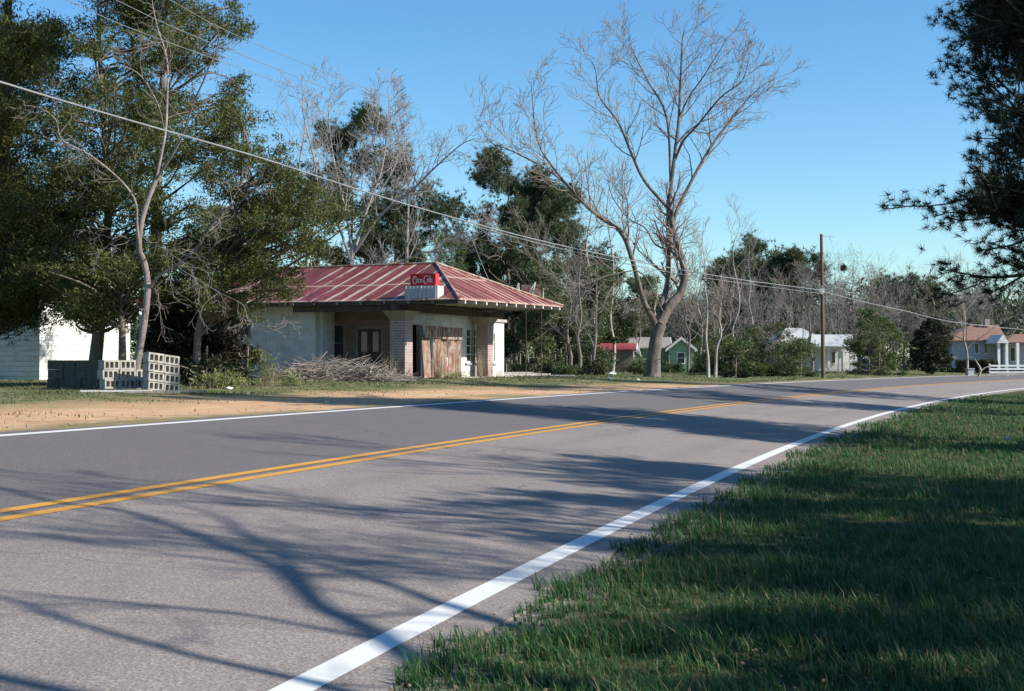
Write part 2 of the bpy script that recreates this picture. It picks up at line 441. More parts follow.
def resample(pts, rad, n):
    pts = np.asarray(pts, float); rad = np.asarray(rad, float)
    seg = np.linalg.norm(np.diff(pts, axis=0), axis=1); cum = np.r_[0, np.cumsum(seg)]
    t = np.linspace(0, cum[-1], n)
    # smooth interpolation (Catmull-Rom on each coordinate)
    P = np.vstack([2 * pts[0] - pts[1], pts, 2 * pts[-1] - pts[-2]])
    i = np.clip(np.searchsorted(cum, t, side='right') - 1, 0, len(seg) - 1); f = ((t - cum[i]) / seg[i])[:, None]
    p0, p1, p2, p3 = P[i], P[i + 1], P[i + 2], P[i + 3]
    q = .5 * ((2 * p1) + (-p0 + p2) * f + (2 * p0 - 5 * p1 + 4 * p2 - p3) * f ** 2 + (-p0 + 3 * p1 - 3 * p2 + p3) * f ** 3)
    return q, np.interp(t, cum, rad)

def base_at(px, Y):
    p = at(px, 300, Y); return np.array([p[0], Y, float(gz(p[0], Y))])

def bare_tree(label, px, Y, top, seed, trunk_r=.12, spreadw=3.0, mat='twig', group=None, levels=3, cat='tree', kids=(6, 4, 4), lean=0, stems=1, rmin=.006, loc=None):
    r = np.random.default_rng(seed)
    b = base_at(px, Y) if loc is None else np.array([loc[0], loc[1], float(gz(loc[0], loc[1]))])
    h = (at(px, top, Y)[2] if loc is None else top) - b[2]
    t = thing('bare_tree', label, cat, b, group)
    trunk = MB(); crown = MB()
    for s in range(stems):
        ln = lean if stems == 1 else lean + (s - (stems - 1) / 2) * .5
        pts = [b + [0, 0, -.2]]; n = 8
        for k in range(1, n + 1):
            f = k / n; pts.append(b + np.array([ln * f * h * .3 + r.normal() * h * .012, r.normal() * h * .015, h * f * .93]))
        trunk_r_ = trunk_r * .8; rad = trunk_r_ * np.array([1.35] + [1 - .93 * (k / n) for k in range(1, n + 1)])
        pts, rad = resample(pts, np.maximum(rad, rmin), 20)
        trunk.tube(pts, rad, 8)
        out = []
        limb_side(r, pts, rad, out, int(kids[0] * 1.6), spreadw, 1, levels, .22, .3, .85, kids, rmin)
        tubes(crown, out, (8, 5, 3, 3))
    trunk.build('trunk', M['bark'] if mat == 'twig_dark' else M['bark_pale'], t, smooth=True)
    crown.build('crown', M[mat], t, smooth=True)
    return t

def pine_tree(label, px, Y, top, seed, width, step=.33, *, bottom=None, trunk_r=.2, tufts=900, needles=16, nl=.28, nw=.03, mat='pine', group=None, loc=None, topz=None, botz=None, lean=0, shape='round', nm='pine_tree'):
    r = np.random.default_rng(seed)
    b = base_at(px, Y) if loc is None else np.array([loc[0], loc[1], float(gz(loc[0], loc[1]))])
    tz = at(px, top, Y)[2] if topz is None else topz; bz = at(px, bottom, Y)[2] if botz is None else botz
    h = tz - b[2]
    t = thing(nm, label, 'tree', b, group)
    mb = MB(); n = 9; pts = [b + [0, 0, -.2]]
    for k in range(1, n + 1):
        f = k / n; pts.append(b + np.array([lean * f * h + r.normal() * .006 * h, r.normal() * .006 * h, h * f * .97]))
    pts, rad = resample(pts, trunk_r * np.array([1.25] + [1 - .9 * (k / n) for k in range(1, n + 1)]), 16)
    mb.tube(pts, rad, 8)
    nb = max(14, int((tz - bz) / step)); cents = []; dirs = []
    for k in range(nb):
        f = (k + r.random()) / nb; z = bz + (tz - bz) * f * .97
        # crown outline: uneven, wider below the middle
        if shape == 'round': wv = math.sqrt(max(0.05, 1 - (2 * f - .85) ** 2 / 1.4))
        elif shape == 'cone': wv = (1 - f) ** .8 + .08
        elif shape == 'full': wv = r.uniform(.8, 1.1)
        else: wv = .75 + .35 * math.sin(f * 9 + seed)
        ln = width * .5 * wv * (r.uniform(.78, 1.0) if shape == 'full' else r.uniform(.55, 1.15))
        i = np.argmin(abs(pts[:, 2] - z)); p0 = pts[i].copy(); p0[2] = z - ln * .15
        az = r.random() * 2 * math.pi; d = np.array([math.cos(az), math.sin(az), r.uniform(.0, .45)]); nz = int(ln / 1.3)
        out = []
        grow(r, p0, d, ln, max(rad[i] * .35, .02), 1, 2, out, .25, .3, 5, (5, 5), .7, .01, (.35, .6))
        tubes(mb, out, (8, 5, 4, 3))
        for q, rr_, lv in out:
            m_ = 2 if lv == 1 else 3
            for e in range(m_):
                tt = 1 - e * .22
                c = q[-1] * tt + q[-2 if lv == 1 else 0] * (1 - tt) if lv > 1 else q[-1] + (q[-2] - q[-1]) * e * .8
                cents.append(c); dirs.append(unit(q[-1] - q[-2]))
    cents = np.array(cents); dirs = np.array(dirs)
    k = max(1, int(math.ceil(tufts / len(cents))))
    cents = np.repeat(cents, k, 0) + r.normal(size=(len(cents) * k, 3)) * nl * .75; dirs = np.repeat(dirs, k, 0)
    if len(cents) > tufts * 1.3:
        s = r.choice(len(cents), int(tufts * 1.3), False); cents, dirs = cents[s], dirs[s]
    cc = np.repeat(cents, needles, 0); dd = unit(np.repeat(dirs, needles, 0) * (.62 if shape == 'full' else .55) + rand_dir(r, len(cc)))
    cc = cc - np.repeat(dirs, needles, 0) * (r.random(len(cc)) * nl * (.45 if shape == 'full' else .3))[:, None]
    V, Ft = blades(cc, dd, nl * r.uniform(.4, 1.15, len(cc)), nw, r)
    mb.build('trunk', M['bark'], t, smooth=True)
    link('crown', V, [Ft], M[mat], t)
    return t

def clump_tree(label, name, px, Y, clumps, seed, trunkpts=None, trunk_r=.15, leaf=.11, per=900, mat='cedar', aspect=.3, group=None, cat='tree', bark='bark', loc=None, droop=.3, base=None, flat=.7):
    """foliage in many uneven clumps (centre, radius) carried by limbs from the trunk"""
    r = np.random.default_rng(seed)
    b = base if base is not None else (base_at(px, Y) if loc is None else np.array([loc[0], loc[1], float(gz(loc[0], loc[1]))]))
    t = thing(name, label, cat, b, group)
    mb = MB()
    tp = np.array(trunkpts) if trunkpts is not None else np.array([b + [0, 0, -.2], b + [.05, 0, 1], b + [0, .1, max(c[2] for c, _ in clumps) - b[2]]])
    tp, rad = resample(tp, np.linspace(trunk_r * 1.2, trunk_r * .12, len(tp)), 18); mb.tube(tp, rad, 9)
    Vs = []
    for c, cr in clumps:
        c = np.array(c)
        i = np.argmin(np.abs(tp[:, 2] - (c[2] - .45 * np.hypot(*(c - tp[0])[:2]))))
        p0 = tp[i]
        mid = (p0 + c) / 2 + r.normal(size=3) * .12 * np.linalg.norm(c - p0) + [0, 0, .08 * np.linalg.norm(c - p0)]
        q, qr = resample([p0, mid, c], [max(rad[i] * .4, .02), .03, .012], 7); mb.tube(q, qr, 4)
        n = int(per * (cr / .6) ** 2)
        nsub = max(3, int(14 * (cr / .6) ** 1.5))
        sub = rand_dir(r, nsub) * (r.random(nsub) ** .33)[:, None] * cr * [1, 1, flat] + c
        for sc_ in sub[::2]:
            mb.tube(np.array([c, (c + sc_) / 2 + r.normal(size=3) * .04, sc_]), [.012, .008, .004], 3)
        ids = r.integers(0, nsub, n); rr_ = cr * .42
        off = r.normal(size=(n, 3)) * rr_ * .5 * [1.1, 1.1, .75]
        pt = sub[ids] + off
        d = unit(unit(pt - tp[i]) * .6 + rand_dir(r, n) * .7 + [0, 0, droop * .5])
        Vs.append((pt, d))
    pt = np.vstack([a for a, _ in Vs]); d = np.vstack([a for _, a in Vs])
    V, Fq = leaves(pt, r, leaf * r.uniform(.6, 1.3, len(pt)), aspect, d)
    mb.build('trunk', M[bark], t, smooth=True)
    link('crown', V, [Fq], M[mat], t)
    return t

def clumps_box(r, px0, px1, py0, py1, Y, dY, n, cr, shape=None):
    """n clump centres spread over a rectangle of the survey at depth Y +- dY"""
    out = []; tries = 0
    while len(out) < n and tries < 20000:
        tries += 1
        a, b_ = r.random(), r.random()
        if shape is not None and not shape(a, b_): continue
        x = px0 + (px1 - px0) * a; y = py0 + (py1 - py0) * b_; z = r.uniform(-dY, dY)
        out.append((at(x, y, Y + z), cr * r.uniform(.6, 1.35)))
    return out

def bush(label, px, Y, w_px, top, seed, mat='fresh', leaf=.09, dens=1.0, name='bush', cat='bush', group=None, bottom=None, cr=None, per=500):
    r = np.random.default_rng(seed); b = base_at(px, Y); W = w_px * Y / F; H = at(px, top, Y)[2] - b[2]
    cr = cr or min(W, H) * .28; n = max(5, int(dens * W * H / (cr * cr) * .9)); cl = []
    for k in range(n):
        f = r.random() ** 1.15; a = r.random() * 6.283; q = math.sqrt(r.random())
        wv = math.sqrt(max(.08, 1 - (f * 1.05 - .35) ** 2 / .55))
        cl.append((b + [math.cos(a) * q * W * .5 * wv * .85, math.sin(a) * q * W * .4 * wv, cr * .35 + f * (H - cr * .8)], cr * r.choice([.35, .55, .8, 1.15])))
    for k in range(6):
        a = r.random() * 6.283; cl.append((b + [math.cos(a) * W * .38, math.sin(a) * W * .3, cr * .25], cr * .6))
    return clump_tree(label, name, px, Y, cl, seed, None, .03 + .012 * H, leaf, per, mat, .5, group, cat, base=b)

# ================================================================== THE STATION
TB = R(21)                                   # heading of the building
U = np.array([-math.cos(TB), math.sin(TB), 0.0])       # along the long front, to the left
W_ = np.array([math.sin(TB + R(2)), math.cos(TB + R(2)), 0.0])     # away, along the road side
ZU = np.array([0, 0, 1.0])
A_ = np.array([-1.86, 50.0, 0.0])            # roof corner nearest the camera
GZ = 0.97
def S(p, q, z=0.0): return A_ + U * p + W_ * q + ZU * z
def Sp(px, q):
    """p of the point at offset q seen at picture column px"""
    k = (px - CX) / F * 1.0
    # X = k*Y
    return ((A_[0] + W_[0] * q) - k * (A_[1] + W_[1] * q)) / (k * U[1] - U[0])
def Sq(px, p):
    k = (px - CX) / F
    return ((A_[0] + U[0] * p) - k * (A_[1] + U[1] * p)) / (k * W_[1] - W_[0])
def zpix(py, P): return CAMZ + (YH - py) / F * P[1]

def wall_mat(name, base, dirty, scale=2.2, blocks=True, shade=(.5, .5, .5), bw=.4, bh=.2, mortar=.012):
    m, nt, b = new_mat(name); p = pos(nt)
    s = nt.nodes.new('ShaderNodeSeparateXYZ'); L(nt, p, s.inputs[0])
    hx = math_(nt, 'ADD', math_(nt, 'MULTIPLY', s.outputs[0], -U[0] + W_[0]), math_(nt, 'MULTIPLY', s.outputs[1], -U[1] + W_[1]))
    cb = nt.nodes.new('ShaderNodeCombineXYZ'); L(nt, hx, cb.inputs[0]); L(nt, s.outputs[2], cb.inputs[1])
    n = noise(nt, p, scale, 6, .7); n2 = noise(nt, p, scale * 7, 4, .7)
    st = nt.nodes.new('ShaderNodeMapping'); st.inputs['Scale'].default_value = (6, .5, 1); L(nt, cb.outputs[0], st.inputs[0])
    n3 = noise(nt, st.outputs[0], 1.0, 4, .7)
    f = math_(nt, 'ADD', math_(nt, 'MULTIPLY', n, .6), math_(nt, 'MULTIPLY', n3, .45))
    # splash-back dirt close to the ground is a stain with its own shape
    low = math_(nt, 'MULTIPLY', math_(nt, 'SUBTRACT', 1.75, s.outputs[2]), .22, clamp=True)
    f = math_(nt, 'SUBTRACT', f, low)
    c = ramp(nt, f, [(.30, dirty), (.50, base)])
    c = mixc(nt, math_(nt, 'MULTIPLY', ramp(nt, n2, [(.55, (0, 0, 0)), (.7, (1, 1, 1))]), .45), c, dirty)
    if blocks:
        br = nt.nodes.new('ShaderNodeTexBrick'); L(nt, cb.outputs[0], br.inputs['Vector'])
        br.inputs['Scale'].default_value = 1; br.inputs['Brick Width'].default_value = bw; br.inputs['Row Height'].default_value = bh
        br.inputs['Mortar Size'].default_value = mortar; br.inputs['Color1'].default_value = (1, 1, 1, 1); br.inputs['Color2'].default_value = (.8, .8, .8, 1)
        br.inputs['Mortar'].default_value = (*shade, 1)
        c = mixc(nt, 1.0, c, br.outputs['Color'], 'MULTIPLY')
        bump(nt, b, math_(nt, 'SUBTRACT', n2, math_(nt, 'MULTIPLY', br.outputs['Fac'], 1.5)), .5, .012)
    else: bump(nt, b, n2, .4, .015)
    L(nt, c, b.inputs['Base Color']); b.inputs['Roughness'].default_value = .9
    return m

M['stucco'] = wall_mat('weathered_white_block_wall', (.64, .65, .65), (.36, .34, .30), shade=(.86, .86, .86))
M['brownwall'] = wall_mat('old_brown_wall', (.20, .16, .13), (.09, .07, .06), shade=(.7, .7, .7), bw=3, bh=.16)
M['brick'] = wall_mat('painted_brick', (.30, .24, .23), (.17, .10, .085), 4, shade=(1.4, 1.35, 1.3), bw=.24, bh=.095, mortar=.013)
M['capital'] = wall_mat('concrete_capital', (.24, .21, .185), (.10, .085, .07), 5, blocks=False)
M['glass'] = simple('dusty_dark_glass', (.02, .022, .025), (.05, .05, .05), 2, .15, .05, .002)
M['whitewood'] = simple('flaking_white_paint_on_wood', (.42, .40, .37), (.70, .69, .66), 14, .8)
M['greywood'] = simple('weathered_grey_wood', (.13, .115, .10), (.30, .27, .24), 12, .9, stretch=(1, 1, .2))
M['darkwood_shade'] = simple('dark_old_wood_and_eave_shade', (.035, .028, .024), (.09, .07, .055), 10, .9, stretch=(1, 1, .2))
M['concrete'] = simple('concrete', (.26, .245, .22), (.42, .40, .36), 9, .95, .5, .01)
M['block'] = simple('pale_concrete_block', (.20, .19, .17), (.42, .40, .36), 7, .95, .5, .01)

def roof_mat(name, rot=0):
    m, nt, b = new_mat(name)
    uv = nt.nodes.new('ShaderNodeUVMap'); uv.uv_map = 'UVMap'
    s = nt.nodes.new('ShaderNodeSeparateXYZ'); L(nt, uv.outputs[0], s.inputs[0])
    u, v = s.outputs[0], s.outputs[1]
    sh = math_(nt, 'DIVIDE', u, .66); fr = math_(nt, 'FRACT', sh); idx = math_(nt, 'FLOOR', sh)
    cb = nt.nodes.new('ShaderNodeCombineXYZ'); L(nt, math_(nt, 'MULTIPLY', u, 7), cb.inputs[0]); L(nt, math_(nt, 'MULTIPLY', v, .55), cb.inputs[1])
    streak = noise(nt, cb.outputs[0], 1.0, 5, .65)
    cb2 = nt.nodes.new('ShaderNodeCombineXYZ'); L(nt, math_(nt, 'MULTIPLY', u, 1.2), cb2.inputs[0]); L(nt, math_(nt, 'MULTIPLY', v, .8), cb2.inputs[1])
    blot = noise(nt, cb2.outputs[0], 1.5, 5, .6)
    wn = nt.nodes.new('ShaderNodeTexWhiteNoise'); wn.noise_dimensions = '1D'; L(nt, idx, wn.inputs['W'])
    red = ramp(nt, math_(nt, 'ADD', math_(nt, 'MULTIPLY', blot, .7), math_(nt, 'MULTIPLY', wn.outputs['Value'], .35)),
               [(.25, (.055, .009, .009)), (.6, (.145, .018, .017)), (.85, (.22, .065, .04))])
    red = mixc(nt, math_(nt, 'MULTIPLY', ramp(nt, streak, [(.48, (0, 0, 0)), (.66, (1, 1, 1))]), .6), red, (.28, .11, .07))
    # bare zinc and chalk where the paint has gone along the sheet joints
    dist = math_(nt, 'ABSOLUTE', math_(nt, 'SUBTRACT', fr, .5))
    seam = math_(nt, 'MULTIPLY', math_(nt, 'SUBTRACT', dist, math_(nt, 'SUBTRACT', .44, math_(nt, 'MULTIPLY', wn.outputs['Value'], .16))), 9, clamp=True)
    worn = ramp(nt, math_(nt, 'ADD', streak, math_(nt, 'MULTIPLY', math_(nt, 'SUBTRACT', wn.outputs['Value'], .5), .25)), [(.46, (0, 0, 0)), (.56, (1, 1, 1))])
    c = mixc(nt, math_(nt, 'MULTIPLY', math_(nt, 'MULTIPLY', seam, worn), .9), red, (.50, .42, .34))
    lap = math_(nt, 'SUBTRACT', 1, math_(nt, 'MULTIPLY', math_(nt, 'ABSOLUTE', math_(nt, 'SUBTRACT', math_(nt, 'ADD', v, math_(nt, 'MULTIPLY', wn.outputs['Value'], .12)), 2.35)), 9), clamp=True)
    c = mixc(nt, math_(nt, 'MULTIPLY', lap, .6), c, (.60, .45, .36))
    edge = math_(nt, 'SUBTRACT', 1, math_(nt, 'MULTIPLY', v, 5), clamp=True)
    c = mixc(nt, math_(nt, 'MULTIPLY', math_(nt, 'MULTIPLY', edge, ramp(nt, blot, [(.4, (0, 0, 0)), (.5, (1, 1, 1))])), .7), c, (.55, .38, .30))
    L(nt, c, b.inputs['Base Color']); b.inputs['Roughness'].default_value = .55; b.inputs['Metallic'].default_value = .0
    wv = math_(nt, 'SINE', math_(nt, 'MULTIPLY', u, 2 * math.pi / .076 / 1.0))
    rib = math_(nt, 'MULTIPLY', seam, 2.0)
    bump(nt, b, math_(nt, 'ADD', math_(nt, 'MULTIPLY', wv, .4), rib), .5, .02)
    return m

RED_ROOF = roof_mat('rusty_red_painted_tin')
def rust_sheet(name, pale):
    m, nt, b = new_mat(name); p = pos(nt, (7, 7, .8))
    n = noise(nt, p, 1.0, 6, .7); n2 = noise(nt, pos(nt), 3.5, 5, .6)
    f = math_(nt, 'ADD', math_(nt, 'MULTIPLY', n, .6), math_(nt, 'MULTIPLY', n2, .5))
    L(nt, ramp(nt, f, [(.36, (.06, .022, .014)), (.47, (.20, .07, .035)), (.56, pale), (.70, (.42, .40, .37))]), b.inputs['Base Color'])
    b.inputs['Roughness'].default_value = .75; bump(nt, b, n, .5, .02); return m
M['rust'] = rust_sheet('rusty_corrugated_sheet', (.27, .19, .155))
M['rustdark'] = rust_sheet('dark_rusty_sheet', (.22, .12, .09))
M['coke'] = simple('red_enamel', (.50, .012, .015), (.62, .02, .022), 6, .35, .05, .002)
M['signwhite'] = simple('white_enamel_lettering', (.74, .72, .68), (.84, .82, .78), 20, .4, .02, .001)
M['greysteel'] = simple('chalky_grey_steel', (.36, .38, .40), (.56, .57, .57), 4, .6, stretch=(6, 6, .6))

def poly_prism(mb, P, thick):
    """flat polygon P given a thickness downwards"""
    P = np.asarray(P, float); n = len(P); Q = P - [0, 0, thick]
    F4 = [[i, i + n, (i + 1) % n + n, (i + 1) % n] for i in range(n)]
    base = mb.n; mb.add(np.vstack([P, Q]), F4)
    mb.V.append(np.vstack([P, Q])); mb.FN.append(np.array([list(range(n))]) + mb.n); mb.FN.append(np.array([[n + i for i in range(n)][::-1]]) + mb.n); mb.n += 2 * n

station = thing('filling_station', 'abandoned white filling station with rusty red tin hip roof beyond the road', 'building', S(5, 3, GZ))
EZ = zpix(298.6, A_)                                  # eave height
QD = 10.2; PK = 3.35; RZ = 5.47; PL = 14.5
a0 = S(0, 0, EZ); a1 = S(PL, 0, EZ - .02); c0 = S(0, QD, EZ + .11); c1 = S(PL, QD, EZ)
r0 = S(PK, QD / 2, RZ); r1 = S(PL - 3.6, QD / 2, RZ - .05)
def slope(name, e0, e1, t1, t0, nu=1):
    """one plane of the roof with uv in metres: u along the eave, v up the slope; real thickness"""
    P = np.array([e0, e1, t1, t0] if t0 is not None else [e0, e1, t1]); ax = unit(e1 - e0); nrm = unit(np.cross(ax, t1 - e0)); up = np.cross(nrm, ax)
    if nrm[2] < 0: nrm = -nrm; up = -up
    if np.dot(up, t1 - e0) < 0: up = -up
    uv = np.stack([(P - e0) @ ax, (P - e0) @ up], -1); Q = P - [0, 0, .035]; n = len(P)
    V = np.vstack([P, Q]); uv = np.vstack([uv, uv])
    f = [np.array([list(range(n))]), np.array([[n + i for i in range(n)][::-1]]), np.array([[i, n + i, n + (i + 1) % n, (i + 1) % n] for i in range(n)])]
    if n == 4: f = [np.vstack(f)]
    return link('roof_slope', V, f, RED_ROOF, station, uv=uv)
slope('front', a0, a1, r1, r0); slope('side', c0, a0, r0, None); slope('back', c1, c0, r0, r1); slope('end', a1, c1, r1, None)
mb = MB()
for e, t in ((a0, r0), (c0, r0), (a1, r1), (c1, r1), (r0, r1)):
    e2, t2 = e + [0, 0, .03], t + [0, 0, .03]
    mb.tube([e2, (e2 + t2) / 2, t2], .055, 6)
mb.build('ridge_cap', M['rust'], station)
# eave boards, header beams, rafter ends
mb = MB()
mb.box(S(.06, .05, EZ - .17), U * (PL - .12), W_ * .04, ZU * .13)
mb.build('fascia', M['darkwood_shade'], station)  # dark tone paints in the shadow line under the eave
mb = MB()
for k in range(11):
    q = .45 + k * (QD - .9) / 10
    mb = MB(); mb.box(S(-.04, q - .045, EZ - .155 + .11 * q / QD), U * 1.6, W_ * .09, ZU * .10); mb.build('rafter', M['whitewood'], station)
for k in range(14):
    p = 1.0 + k * .95
    mb = MB(); mb.box(S(p, -.0, EZ - .15), U * .07, W_ * .9, ZU * .10); mb.build('rafter', M['greywood'], station)

PP = 2.55                                      # line of the piers
def wallseg(mb, P0, P1, z0, z1, t, openings=()):
    """straight wall from P0 to P1 (plan), thickness t to the left of it, with openings (a0, a1, zb, zt)"""
    P0 = np.array([P0[0], P0[1], 0.]); P1 = np.array([P1[0], P1[1], 0.]); Ld = np.linalg.norm(P1 - P0); d = (P1 - P0) / Ld
    nrm = np.array([-d[1], d[0], 0.]); x = 0
    def bx(a, b, za, zb):
        if b - a > 1e-4 and zb - za > 1e-4: mb.box(P0 + d * a + ZU * za, d * (b - a), nrm * t, ZU * (zb - za))
    for (a, b, zb, zt) in sorted(openings):
        bx(x, a, z0, z1); bx(a, b, z0, zb); bx(a, b, zt, z1); x = b
    bx(x, Ld, z0, z1)
    return P0, d, nrm

GB = GZ - .25
def window(P0, d, nrm, a, b, zb, zt, nx, ny, frame='whitewood', bar=.035, fw=.08, parent=station, broken=False):
    mb = MB(); o = P0 + d * a - nrm * .015
    W = b - a; H = zt - zb; t = nrm * .07
    mb.box(o + ZU * zb, d * fw, t, ZU * H); mb.box(o + ZU * zb + d * (W - fw), d * fw, t, ZU * H)
    mb.box(o + ZU * zb + d * fw, d * (W - 2 * fw), t, ZU * fw); mb.box(o + ZU * (zt - fw) + d * fw, d * (W - 2 * fw), t, ZU * fw)
    win = mb.build('window', M[frame], parent)
    mb = MB()
    for k in range(1, nx): mb.box(o + nrm * .02 + d * (W * k / nx - bar / 2) + ZU * (zb + fw), d * bar, nrm * .03, ZU * (H - 2 * fw))
    for k in range(1, ny):
        zz = zb + H * k / ny - bar / 2
        for j in range(nx):
            x0 = (W * j / nx + bar / 2) if j else fw; x1 = (W * (j + 1) / nx - bar / 2) if j < nx - 1 else W - fw
            mb.box(o + nrm * .02 + d * x0 + ZU * zz, d * (x1 - x0), nrm * .03, ZU * bar)
    if mb.V: mb.build('glazing_bars', M[frame], win)
    mb = MB(); mb.box(o + nrm * .055 + d * fw + ZU * (zb + fw), d * (W - 2 * fw), nrm * .008, ZU * (H - 2 * fw)); mb.build('pane', M['glass'], win)
    mb = MB(); mb.box(o - nrm * .06 - d * .05 + ZU * (zb - .06), d * (W + .1), nrm * .1, ZU * .058); mb.build('sill', M['concrete'], win)
    return win

# long shaded front wall (left), q = 1.0 ; walls built with their outer face towards the camera
pa = Sp(315, 1.0); wl = MB()
P0, d, nrm = wallseg(wl, S(13.6, 1.0), S(pa, 1.0), GB, EZ - .08, .2, [(3.6, 4.5, 2.55, 3.3)])
wl.build('front_wall', M['stucco'], station)
window(P0, d, nrm, 3.6, 4.5, 2.55, 3.3, 2, 2, 'greywood')
# return wall into the porch
rw = MB(); wallseg(rw, S(pa + .2, 1.2), S(pa + .2, 2.6), GB, EZ - .06, .2); 
QR = 2.1
rw = MB(); wallseg(rw, S(pa, 1.2), S(pa, QR), GB, EZ - .08, -.2); rw.build('return_wall', M['stucco'], station)
# recessed brown porch wall with window and door
PW = 3.05
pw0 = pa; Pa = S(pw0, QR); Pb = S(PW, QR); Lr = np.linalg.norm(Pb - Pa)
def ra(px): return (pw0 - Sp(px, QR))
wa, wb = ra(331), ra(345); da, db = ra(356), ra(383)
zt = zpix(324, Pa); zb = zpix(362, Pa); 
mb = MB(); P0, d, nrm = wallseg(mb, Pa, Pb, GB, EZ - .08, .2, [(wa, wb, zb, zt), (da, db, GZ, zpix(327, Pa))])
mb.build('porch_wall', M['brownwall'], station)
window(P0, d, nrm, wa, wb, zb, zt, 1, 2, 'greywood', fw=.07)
# double door
dz = zpix(327, Pa); mb = MB(); o = P0 + d * da
mb.box(o - nrm * .02 + ZU * GZ, d * .08, nrm * .1, ZU * (dz - GZ)); mb.box(o - nrm * .02 + d * (db - da - .08) + ZU * GZ, d * .08, nrm * .1, ZU * (dz - GZ)); mb.box(o - nrm * .02 + d * .08 + ZU * (dz - .09), d * (db - da - .16), nrm * .1, ZU * .09)
door = mb.build('door_frame', M['greywood'], station)
hw = (db - da - .16) / 2
for k in range(2):
    mb = MB(); oo = o + d * (.08 + k * hw + .008)
    for x in (0, hw - .12): mb.box(oo + d * x + nrm * .02 + ZU * GZ, d * .10, nrm * .04, ZU * (dz - .09 - GZ))
    for z in (GZ, GZ + .9, dz - .2): mb.box(oo + d * .10 + nrm * .02 + ZU * z, d * (hw - .22), nrm * .04, ZU * .11)
    mb.box(oo + d * .10 + nrm * .045 + ZU * (GZ + .11), d * (hw - .22), nrm * .01, ZU * .79)
    dl = mb.build('door_leaf', M['darkwood_shade'], station)
    mb = MB(); mb.box(oo + d * .10 + nrm * .04 + ZU * (GZ + 1.01), d * (hw - .22), nrm * .008, ZU * (dz - .2 - GZ - 1.01)); mb.build('pane', M['glass'], dl)
# road-side wall (sunlit) with window
qe = Sq(504, PW)
wz0 = zpix(366, S(PW, 7.5)); 
q1, q2 = Sq(465.5, PW), Sq(481, PW); q3, q4 = Sq(412, PW), Sq(421, PW); q5, q6 = Sq(492.5, PW), Sq(495.5, PW)
mb = MB(); Pc = S(PW, QR + .2)
zw = [zpix(328, S(PW, q1)), zpix(363, S(PW, q1))]
P0, d, nrm = wallseg(mb, S(PW, QR), S(PW, QD - .3), GB, EZ - .08, .2, [(max(q3, QR + .25) - QR, max(q4, QR + .9) - QR, GZ, 3.0), (q1 - QR, q2 - QR, zw[1], zw[0])])
mb.build('side_wall', M['stucco'], station)
window(P0, d, nrm, q1 - QR, q2 - QR, zw[1], zw[0], 3, 4, 'whitewood', bar=.04)
# flat-topped rear wing carries on past the hip roof
mb = MB(); zr = zpix(322.5, S(PW, qe))
P0, d, nrm = wallseg(mb, S(PW, QD - .3), S(PW, qe), GB, zr, .2, [(q5 - QD + .3, q6 - QD + .3, zw[1], zw[0] - .1)])
P0b, db_, nb_ = wallseg(mb, S(PW + .2, qe), S(9, qe), GB, zr, -.2)
mb.build('rear_wing_wall', M['stucco'], station)
window(P0, d, nrm, q5 - QD + .3, q6 - QD + .3, zw[1], zw[0] - .1, 2, 3, 'whitewood')
mb = MB(); mb.box(S(PW - .08, QD - .2, zr), U * 6.2, W_ * (qe - QD + .35), ZU * .12); mb.build('rear_wing_roof', M['concrete'], station)
# remaining outer walls: back and far left
mb = MB(); wallseg(mb, S(13.6, QD - .6), S(PW + .2, QD - .6), GB, EZ - .08, .2); mb.build('back_wall', M['stucco'], station)
mb = MB(); wallseg(mb, S(13.6, 1.2), S(13.6, QD - .6), GB, EZ - .08, -.2); mb.build('end_wall', M['stucco'], station)
# porch ceiling
mb = MB(); mb.box(S(.3, .3, EZ - .06), U * 13, W_ * (QD - .6), ZU * .02); mb.build('ceiling', M['darkwood_shade'], station)
# floor slab
mb = MB(); mb.box(S(1.9, .1, GZ - .2), U * 5, W_ * 9.4, ZU * .24); mb.build('floor_slab', M['concrete'], station)
# beams and piers
q_p1 = .35; q_p2 = Sq(484.6, PP)
mb = MB(); mb.box(S(PP - .13, q_p1 - .35, EZ - .38), U * .26, W_ * (QD - .5), ZU * .22); mb.box(S(PP + .14, q_p1 - .13, EZ - .38), U * 4.1, W_ * .26, ZU * .22)
mb.build('beam', M['darkwood_shade'], station)  # coloured dark to stand for the shade below the roof edge
def pier(p, q, w):
    mb = MB(); mb.box(S(p - w / 2, q - w / 2, GB), U * w, W_ * w, ZU * (EZ - .70 - GB)); o = mb.build('pier', M['brick'], station)
    mb = MB(); z0 = EZ - .70; z1 = EZ - .39
    a, b_ = w / 2 + .01, w / 2 + .26
    lo = [S(p - a, q - a, z0), S(p + a, q - a, z0), S(p + a, q + a, z0), S(p - a, q + a, z0)]
    mi = [S(p - w * .52, q - b_ * .85, z1 - .1), S(p + w * .52, q - b_ * .85, z1 - .1), S(p + w * .52, q + b_ * .85, z1 - .1), S(p - w * .52, q + b_ * .85, z1 - .1)]
    hi = [S(p - w * .52, q - b_, z1), S(p + w * .52, q - b_, z1), S(p + w * .52, q + b_, z1), S(p - w * .52, q + b_, z1)]
    if True:   # flare along the front as well
        for k, sg in ((0, -1), (1, 1), (2, 1), (3, -1)):
            mi[k] = mi[k] + U * sg * .10; hi[k] = hi[k] + U * sg * .16
    V = np.array(lo + mi + hi); Fq = []
    for r_ in range(2):
        for k in range(4): Fq.append([r_ * 4 + k, r_ * 4 + (k + 1) % 4, r_ * 4 + 4 + (k + 1) % 4, r_ * 4 + 4 + k])
    Fq += [[3, 2, 1, 0], [8, 9, 10, 11]]; mb.add(V, Fq); mb.build('capital', M['capital'], o)
